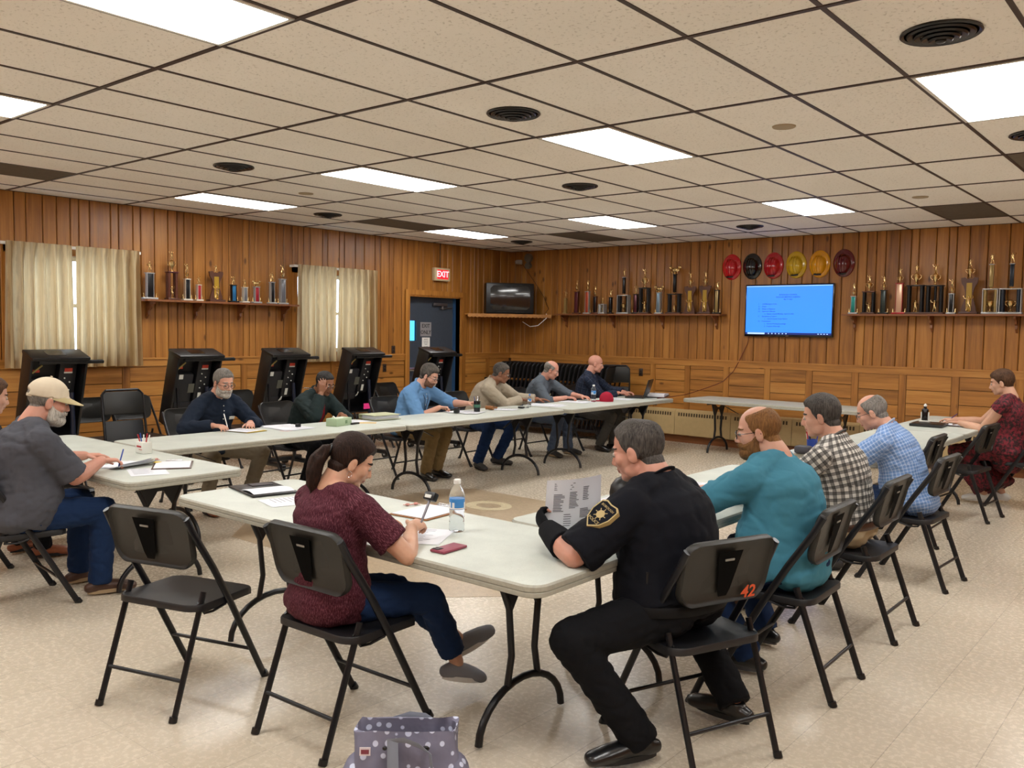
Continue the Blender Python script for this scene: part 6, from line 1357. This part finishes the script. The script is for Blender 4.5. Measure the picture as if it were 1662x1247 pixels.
for (x, y, s, lab) in ((6.44, -8.78, 0, 'wrapped red and white mints left of the clipboard'), (6.50, -8.60, 1, 'two wrapped mints just above the clipboard')):
    t = empty('wrapped_mint', (x, y, ZT), s, lab, 'sweet'); mb = MB()
    for k in range(2): mb.ell((k * .03 * (.5 + s), k * .01, .007), (.012, .012, .007)); mb.box((k * .03 * (.5 + s) + .016, k * .01, .006), (.014, .012, .002)); mb.box((k * .03 * (.5 + s) - .016, k * .01, .006), (.014, .012, .002))
    mb.build('candy', mat('mint', '#c98a80', .3, var=.4, vscale=90), t)
W_ = PEOPLE['maroon'][0]; wp = W_['Mw'] @ W_['wr']['R']
t = empty('gavel_marker', (wp.x - .005, wp.y + .07, wp.z + .02), 0, 'black and silver rod with square head held by the woman in maroon', 'pen')
mb = MB(); mb.sweep([V((0, -.01, -.01)), V((-.005, .03, .05)), V((-.01, .055, .085))], [.005, .0055, .0055], n=10); mb.build('handle', mat('steel_grey', '#77747a', .3, metal=.7), t)
mb = MB(); mb.box((-.01, .06, .095), (.062, .03, .038), Rx(-.5), .006); h_ = mb.build('square_head', BLK, t); mb = MB(); mb.box((-.01, .043, .10), (.035, .004, .014), Rx(-.5)); mb.build('small_window', LBLM, h_)
# paper held by the officer
cL = OFF['Mw'] @ OFF['wr']['L']; cR = OFF['Mw'] @ OFF['wr']['R']
t = empty('held_paper', (7.575, -8.62, .745), 0, 'creased printed sheet held upright by the gloved officer', 'paper')
mb = MB(); vs = []; n = 8; A_ = V((-.08, -.135, 0)); B_ = V((.055, .085, 0)); dirn = (B_ - A_); nrm = V((-dirn.y, dirn.x, 0)).normalized()
for off in (0, .0012):
    for j in range(n + 1):
        for i in range(n + 1):
            u, v_ = i / n, j / n; c_ = .035 * math.sin(PI * u) * (.4 + .6 * v_) + .05 * (v_ ** 2) * (1 - u) * .5; vs.append(A_ + dirn * u + nrm * (c_ * -1 + off) + V((0, 0, .01 + .262 * v_ + .012 * u * v_)))
m_ = (n + 1) ** 2
mb.add(vs, [(j * (n + 1) + i, j * (n + 1) + i + 1, (j + 1) * (n + 1) + i + 1, (j + 1) * (n + 1) + i) for j in range(n) for i in range(n)] + [(m_ + j * (n + 1) + i, m_ + (j + 1) * (n + 1) + i, m_ + (j + 1) * (n + 1) + i + 1, m_ + j * (n + 1) + i + 1) for j in range(n) for i in range(n)], True); sh_ = mb.build('sheet', PAP, t)
mb = MB(); rnd = random.Random(3)
def on_sheet(u, v_): c_ = .035 * math.sin(PI * u) * (.4 + .6 * v_) + .05 * (v_ ** 2) * (1 - u) * .5; return A_ + dirn * u + nrm * (c_ * -1) + V((0, 0, .01 + .262 * v_ + .012 * u * v_))
for (u0, u1, v0, v1, k_) in ((.12, .5, .80, .93, 4), (.12, .3, .45, .75, 12), (.38, .55, .50, .78, 11), (.62, .76, .62, .85, 8), (.58, .82, .34, .50, 7), (.3, .45, .2, .42, 6)):
    for k in range(k_):
        v_ = v1 - (v1 - v0) * k / k_; e = u1 - rnd.uniform(0, .4) * (u1 - u0); a, b = on_sheet(u0, v_), on_sheet(e, v_)
        for s_ in (-.0012, .0024): o_ = nrm * s_; mb.add([a + o_, b + o_, b + o_ + V((0, 0, .0032)), a + o_ + V((0, 0, .0032))], [(0, 1, 2, 3) if s_ < 0 else (0, 3, 2, 1)])
mb.build('printed_lines', mat('print_dark_grey', '#6b6c74', .8), sh_)
# black cap on the teal man's table
t = empty('baseball_cap', (7.20, -7.64, ZT), .6, 'black ball cap resting on the table behind the held paper', 'cap')
mb = MB(); mb.lathe([(.088, 0), (.092, .03), (.085, .07), (.06, .105), (.025, .122), (.004, .126)], n=24); mb.build('crown', BLK, t)
mb = MB(); mb.ell((0, -.11, .006), (.07, .07, .006)); mb.build('brim', BLK, t)
paper(7.30, -7.05, LW, LH, .3, 'stack of white sheets in front of the man in teal', n=4, fan=.12, seed=5)
paper(7.22, -7.75, LW, LH, .1, 'white sheet lying behind the black cap', seed=6)
def pencup(x, y, lab, m, pens, r=.04, h=.1, open_=True):
    t = empty('pen_cup', (x, y, ZT), 0, lab, 'pen cup'); mb = MB(); mb.lathe([(r * .9, 0), (r, h), (r * .9, h), (r * .82, .01)], n=20); mb.build('cup', m, t); rnd = random.Random(int(x * 10))
    for k in range(pens):
        a = rnd.uniform(0, 6.28); mb = MB(); mb.cyl((r * .5 * math.cos(a), r * .5 * math.sin(a), .02), (r * 1.1 * math.cos(a), r * 1.1 * math.sin(a), h + rnd.uniform(.03, .06)), .0045, 8); mb.build('pen', [REDM, BLUM, WHITE, BLK][k % 4], t)
    return t
pencup(7.24, -5.05, 'dark blue pen cup with coloured pens beside the plaid shirts', BLUM, 6)
mb = MB(); mb.box((7.22, -5.17, ZT + .03), (.12, .1, .06), bev=.02); tag(mb.build('small_pouch', mat('pouch_grey', '#3c3b42', .7)), 'small dark pouch beside the dark blue pen cup', 'pouch')
# far right table
t = empty('black_binder', (7.36, -2.20, ZT), .05, 'flat black binder on the far right table under the small statue', 'binder')
mb = MB(); mb.box((0, 0, .015), (.30, .34, .028), bev=.006); mb.build('binder_cover', BLK, t)
t = empty('small_statue', (7.30, -2.12, ZT + .03), 0, 'small black statue with pale face standing on the black binder', 'statue')
mb = MB(); mb.box((0, 0, .008), (.1, .06, .016), bev=.003); mb.build('base', LBLM, t)
mb = MB(); mb.sweep([(0, 0, .015), (0, 0, .06), (0, 0, .12)], [(.032, .024), (.030, .022), (.034, .022)], n=14, cap='round'); mb.box((0, 0, .15), (.03, .03, .03), bev=.01); mb.build('figure_body', BLKSHINY, t)
mb = MB(); mb.ell((0, 0, .165), (.016, .016, .02)); [mb.box((s * .034, 0, .06), (.012, .016, .08), bev=.003) for s in (-1, 1)]; mb.build('figure_face', LBLM, t)
paper(7.52, -1.95, LW, LH, 1.4, 'stack of white sheets under the hands of the woman in red', n=5, fan=.1, seed=7)
# the cap man's table
paper(4.30, -8.96, LW, LH, .35, 'white sheets the man in the cap writes on', n=4, fan=.25, seed=8, curl=.03)
paper(4.62, -8.99, LW, LH, 1.2, 'flat white sheet at the corner of the cap man table', seed=9)
clipboard(4.50, -8.76, 1.0, 'dark clipboard with brown clip and white sheets near the table corner', LBR)
t = empty('pen_holder', (3.86, -8.62, ZT), 0, 'white pen cup with red and white pens at the table corner', 'pen cup'); mb = MB(); mb.box((0, 0, .04), (.10, .07, .08), bev=.004); cc = mb.build('cup', LBLM, t)
mb = MB(); mb.box((.0, -.0365, .05), (.06, .002, .012)); mb.box((.02, -.0365, .03), (.04, .002, .004)); mb.build('red_print', REDM, cc)
for k, (m_, x) in enumerate(((REDM, -.03), (BLUM, -.02), (WHITE, .0), (REDM, .02), (WHITE, .03))): mb = MB(); mb.cyl((x, 0, .03), (x * 1.5, .01 * (k - 2), .13 + .01 * (k % 2)), .0045, 8); mb.build('pen', m_, t)
mb = MB(); mb.ell((4.22, -8.72, ZT + .007), (.012, .012, .007)); mb.box((4.24, -8.72, ZT + .006), (.02, .012, .003)); tag(mb.build('wrapped_mint', mat('mint', '#c98a80', .3)), 'single wrapped mint beside the white pen cup', 'sweet')
mb = MB(); mb.box((4.36, -8.80, ZT + .0105), (.05, .05, .002), Rz(.3)); tag(mb.build('sticky_note', PAPY), 'small yellow sticky note on the cap man papers', 'note')
# the row of side tables
paper(3.22, -7.38, LW, LH, -1.4, 'yellow legal pad under the bearded man hands', n=6, m=PAPY, z=ZT, name='legal_pad', cat='notepad', lines=0, seed=10)
paper(3.21, -7.40, LW * .95, LH * .9, -1.3, 'white sheet on top of the yellow legal pad', z=ZT + .008, seed=11)
paper(3.24, -6.97, .28, .4, -1.5, 'spread of white sheets right of the yellow pad', n=5, fan=.3, seed=12)
mb = MB(); mb.box((3.30, -6.90, ZT + .02), (.035, .04, .03), bev=.004); tag(mb.build('binder_clip', BLK), 'black binder clip standing on the white sheets', 'clip')
paper(3.42, -7.10, .09, .13, .4, 'small pink and white note near the yellow pad', m=mat('note_pink', '#d9bcb6', .7), lines=0, seed=2)
t = empty('tissue_box', (3.40, -6.52, ZT), .25, 'pale green tissue box before the man in dark green', 'tissue box'); mb = MB(); mb.box((0, 0, .035), (.12, .23, .07), bev=.003); bx_ = mb.build('box', GRN, t); mb = MB(); mb.prism([(.03 * math.cos(a), .06 * math.sin(a)) for a in [k * PI / 8 for k in range(16)]], .0695, .0715); mb.build('opening', LBLM, bx_); mb = MB(); mb.box((0.0605, .03, .035), (.002, .03, .03)); mb.build('leaf_print', mat('leaf', '#6f8a66', .6), bx_)
mb = MB(); mb.sweep([(3.16, -6.42, ZT + .006), (3.22, -6.44, ZT + .04), (3.25, -6.45, ZT + .06)], [(.02, .004)] * 3, n=8); tag(mb.build('folded_tissue', WHITE), 'white folded tissue beside the green tissue box', 'tissue')
paper(3.22, -6.22, LW, LH, .2, 'white sheet in front of the man in dark green', seed=13)
t = empty('ring_binder', (3.22, -5.86, ZT), -.1, 'thick pale green binder stuffed with papers on the side table', 'binder'); mb = MB(); mb.box((0, 0, .006), (.26, .32, .004)); mb.box((0, 0, .048), (.26, .32, .004), Ry(.0)); mb.box((-.13, 0, .027), (.004, .32, .044)); mb.build('cover', mat('binder_green', '#b9bd9c', .5), t); mb = MB(); [mb.box((.0 + .004 * (k % 3), .003 * (k % 2), .011 + .0035 * k), (.225, .285, .0028)) for k in range(10)]; mb.build('page_block', PAP, t)
paper(3.40, -6.20, .2, .12, .8, 'tan envelope lying beside the tissue box', m=PAPT, lines=0, seed=14, name='envelope', cat='envelope')
mb = MB(); mb.box((3.42, -6.36, ZT + .008), (.05, .11, .014), Rz(.2), .004); tag(mb.build('glasses_case', BLK), 'small black case next to the tissue box', 'case')
t = empty('tall_cup', (3.36, -4.58, ZT), 0, 'tall black travel cup with a green band on the side table', 'cup'); mb = MB(); mb.lathe([(.034, 0), (.038, .12), (.034, .12)], n=20); c_ = mb.build('cup_body', BLKSHINY, t); mb = MB(); mb.lathe([(.0362, .05), (.037, .052), (.0378, .08), (.0372, .082)], n=20); mb.build('green_band', mat('band_green', '#3c6b55', .5), c_)
for k, (m_, a) in enumerate(((BLK, 0), (SILV, 2.1), (BLUM, 4.2))): mb = MB(); mb.cyl((.01 * math.cos(a), .01 * math.sin(a), .06), (.035 * math.cos(a), .035 * math.sin(a), .17), .004, 8); mb.build('pen', m_, t)
mb = MB(); mb.lathe([(.032, 0), (.036, .05), (.03, .05), (.028, .006)], (3.30, -4.84, ZT), 20); tag(mb.build('small_black_cup', BLKSHINY), 'small low black cup left of the tall travel cup', 'cup')
paper(3.30, -4.70, .26, .34, -1.4, 'white sheets around the low black cup', n=3, fan=.2, seed=15)
t = empty('gavel', (3.30, -4.30, ZT), .3, 'brown wooden gavel lying right of the travel cup', 'gavel'); mb = MB(); mb.sweep([(-.045, 0, .025), (-.03, 0, .025), (0, 0, .025), (.03, 0, .025), (.045, 0, .025)], [.024, .02, .024, .02, .024], n=16); mb.build('gavel_head', WOODP, t); mb = MB(); mb.sweep([(0, .02, .025), (0, .10, .014), (0, .2, .011)], [.008, .007, .010], n=10); mb.build('handle', WOODP, t)
paper(3.36, -4.12, LW, LH, -1.2, 'white sheet under the gavel handle', seed=16)
bottle(3.36, -3.66, 'short water bottle with bright blue cap before the fleece man', .7, mat('cap_blue', '#2f86d8', .4))
mb = MB(); mb.box((3.40, -3.86, ZT + .01), (.07, .05, .02), bev=.008); mb.sweep([(3.40, -3.84, ZT + .006), (3.45, -3.78, ZT + .005), (3.38, -3.74, ZT + .005)], .003, n=6); tag(mb.build('conference_microphone', BLK), 'small black microphone puck on the side table', 'microphone')
paper(3.34, -3.30, .3, .4, -1.3, 'white printed sheets under the fleece man hands', n=3, fan=.3, seed=17)
bottle(3.42, -2.42, 'clear water bottle before the man in the grey polo', 1.0)
paper(3.30, -2.62, .28, .36, -1.4, 'white sheets before the man in the grey polo', n=3, fan=.2, seed=18)
t = empty('baseball_cap', (3.50, -2.24, ZT), -1.0, 'red ball cap lying between the bottle and the laptop', 'cap'); RC = cloth('cap_red', '#9c1f34'); mb = MB(); mb.lathe([(.088, 0), (.092, .03), (.085, .07), (.06, .105), (.025, .122), (.004, .126)], n=24); mb.build('crown', RC, t); mb = MB(); mb.ell((0, -.11, .006), (.07, .07, .006)); mb.build('brim', RC, t)
t = empty('laptop', (3.40, -1.34, ZT), 1.02, 'black laptop open on the table nearest the room corner', 'laptop'); mb = MB(); mb.box((0, 0, .011), (.36, .25, .02), bev=.003); b_ = mb.build('keyboard_base', BLK, t); mb = MB(); mb.box((0, .02, .0215), (.31, .12, .002)); mb.build('keys', DG, b_)
t.rotation_euler = (0, 0, -PI / 2 + .35)
mb = MB(); R_ = Rx(-.28); mb.box(V((0, .128, .022)) + R_ @ V((0, 0, .12)), (.36, .012, .24), R_, .003); l_ = mb.build('screen_lid', BLK, t); mb = MB(); P_ = V((0, .128, .022)) + R_ @ V((0, .0065, .12)); mb.M = T4(P_, R_ @ Rx(PI / 2)); mb.lathe([(.016, -.001), (.016, .001)], (0, 0, 0), 20); mb.build('lid_mark', mat('mark_grey', '#4a4a4e', .3, metal=.6), l_)
paper(3.40, -1.78, .26, .36, -1.4, 'white sheet between the red cap and the laptop', n=2, fan=.1, seed=19)
t = empty('open_binder', (3.50, -.98, ZT), -1.2, 'open dark binder of white pages beyond the laptop', 'binder'); mb = MB(); mb.box((0, 0, .006), (.5, .3, .01)); mb.build('cover', BLK, t)
for s in (-1, 1): mb = MB(); mb.box((s * .12, 0, .024 + (s > 0) * .006), (.215, .28, .025 + (s > 0) * .012), bev=.003); mb.build('page_block', PAP, t)
# pens in hands
pen(4.42, -9.075, ZT + .015, 2.4, .75, 'dark pen in the hand of the man in the cap', BLUM)
pen(3.13, -7.50, ZT + .035, 2.9, .85, 'white pen in the hand of the bearded man', WHITE)
pen(7.44, -1.77, ZT + .03, -.6, .6, 'purple pen in the hand of the woman in red', mat('pen_purple', '#4a2c6e', .35))
pen(2.90, -6.44, 1.05, -1.2, .1, 'silver pen between the fingers of the man in dark green', SILV)
# ------------------------------------------------------------------ dotted tote bag on the floor
def dots_mat():
    q_ = NT('polka_canvas'); co = q_.coord(); v_ = q_.n('ShaderNodeTexVoronoi', i0=co, i2=27.0); v_.inputs['Randomness'].default_value = .45
    m_ = q_.ramp(v_.outputs['Distance'], [(.27, '#ffffff'), (.31, '#000000')]); q_.base(q_.mix(m_, q_.ramp(q_.noise(co, 6, 2), [(.3, '#6d6c80'), (.7, '#7d7c92')]), lin('#c9cfe6'))); q_.set(Roughness=.75); q_.bump(q_.noise(co, 9, 3), .6, .02); return q_.m
DOT = dots_mat(); STRAPM = mat('strap_grey', '#7f8594', .7)
t = empty('tote_bag', (7.60, -9.64, 0), .72, 'grey polka dot tote bag standing on the floor by the maroon woman chair', 'bag')
mb = MB(); vs = []; NN = 40; lev = [(0, .17, .085), (.03, .185, .10), (.12, .19, .105), (.2, .18, .09), (.27, .172, .07), (.30, .172, .062)]
for z_, a, b in lev:
    for k in range(NN):
        w_ = 2 * PI * k / NN; cx, sx = math.cos(w_), math.sin(w_); e = .55; x_ = a * abs(cx) ** e * (1 if cx > 0 else -1); y_ = b * abs(sx) ** e * (1 if sx > 0 else -1); wob = .008 * math.sin(5 * w_ + z_ * 20); vs.append(V((x_ + wob, y_ + wob, z_ + .006 * math.sin(3 * w_) * (z_ > .1))))
for z_, a, b in ((.296, .166, .056), (.2, .16, .06), (.06, .15, .06)):
    for k in range(NN): w_ = 2 * PI * k / NN; cx, sx = math.cos(w_), math.sin(w_); vs.append(V((a * abs(cx) ** .55 * (1 if cx > 0 else -1), b * abs(sx) ** .55 * (1 if sx > 0 else -1), z_)))
mb.add(vs, [(i * NN + k, i * NN + (k + 1) % NN, (i + 1) * NN + (k + 1) % NN, (i + 1) * NN + k) for i in range(8) for k in range(NN)] + [tuple(range(NN))[::-1], tuple(8 * NN + k for k in range(NN))], True); bag = mb.build('bag_body', DOT, t)
for s in (-1, 1): mb = MB(); mb.ell((s * .165, -.02, .11), (.055, .085, .10)); mb.build('side_pocket', DOT, t)
mb = MB(); mb.sweep([(-.05 - .045, -.112, .02), (-.05 - .045, -.118, .10), (-.05 - .045, -.106, .16)], [(.05, .006)] * 3, n=10); mb.build('front_pocket', DOT, t)
for s in (-1, 1):
    mb = MB(); y_ = s * .1; pts = [(-.03, -.112 if s < 0 else .10, .04), (-.035, -.12 if s < 0 else .11, .18), (-.04, -.09 if s < 0 else .08, .285), (0, -.095 if s < 0 else .078, .29), (.05, -.115 if s < 0 else .09, .28), (.085, -.125 if s < 0 else .09, .26), (.10, -.13 if s < 0 else .11, .15), (.10, -.118 if s < 0 else .1, .04)]
    mb.sweep(pts, [(.019, .003)] * len(pts), ref=(1, 0, 0), n=8); mb.build('strap', STRAPM, t)
mb = MB(); mb.box((-.13, -.092, .25), (.036, .004, .026), Rx(-.15)); tg_ = mb.build('name_patch', mat('patch_pale', '#d8cdd2', .6), t); mb = MB(); mb.box((-.13, -.0955, .25), (.026, .002, .014), Rx(-.15)); mb.build('patch_print', mat('patch_print', '#7a3340', .6), tg_)
mb = MB(); mb.ell((.045, -.110, .16), (.022, .006, .020)); mb.ell((.055, -.112, .175), (.012, .006, .012)); mb.build('red_flower', mat('flower_red', '#a8243c', .6), t)
mb = MB(); mb.ell((.07, -.095, .262), (.012, .006, .009)); mb.ell((-.065, -.095, .262), (.008, .006, .007)); mb.build('clasp', BLKSHINY, t)
# brown leather bag on the floor at the far left chairs
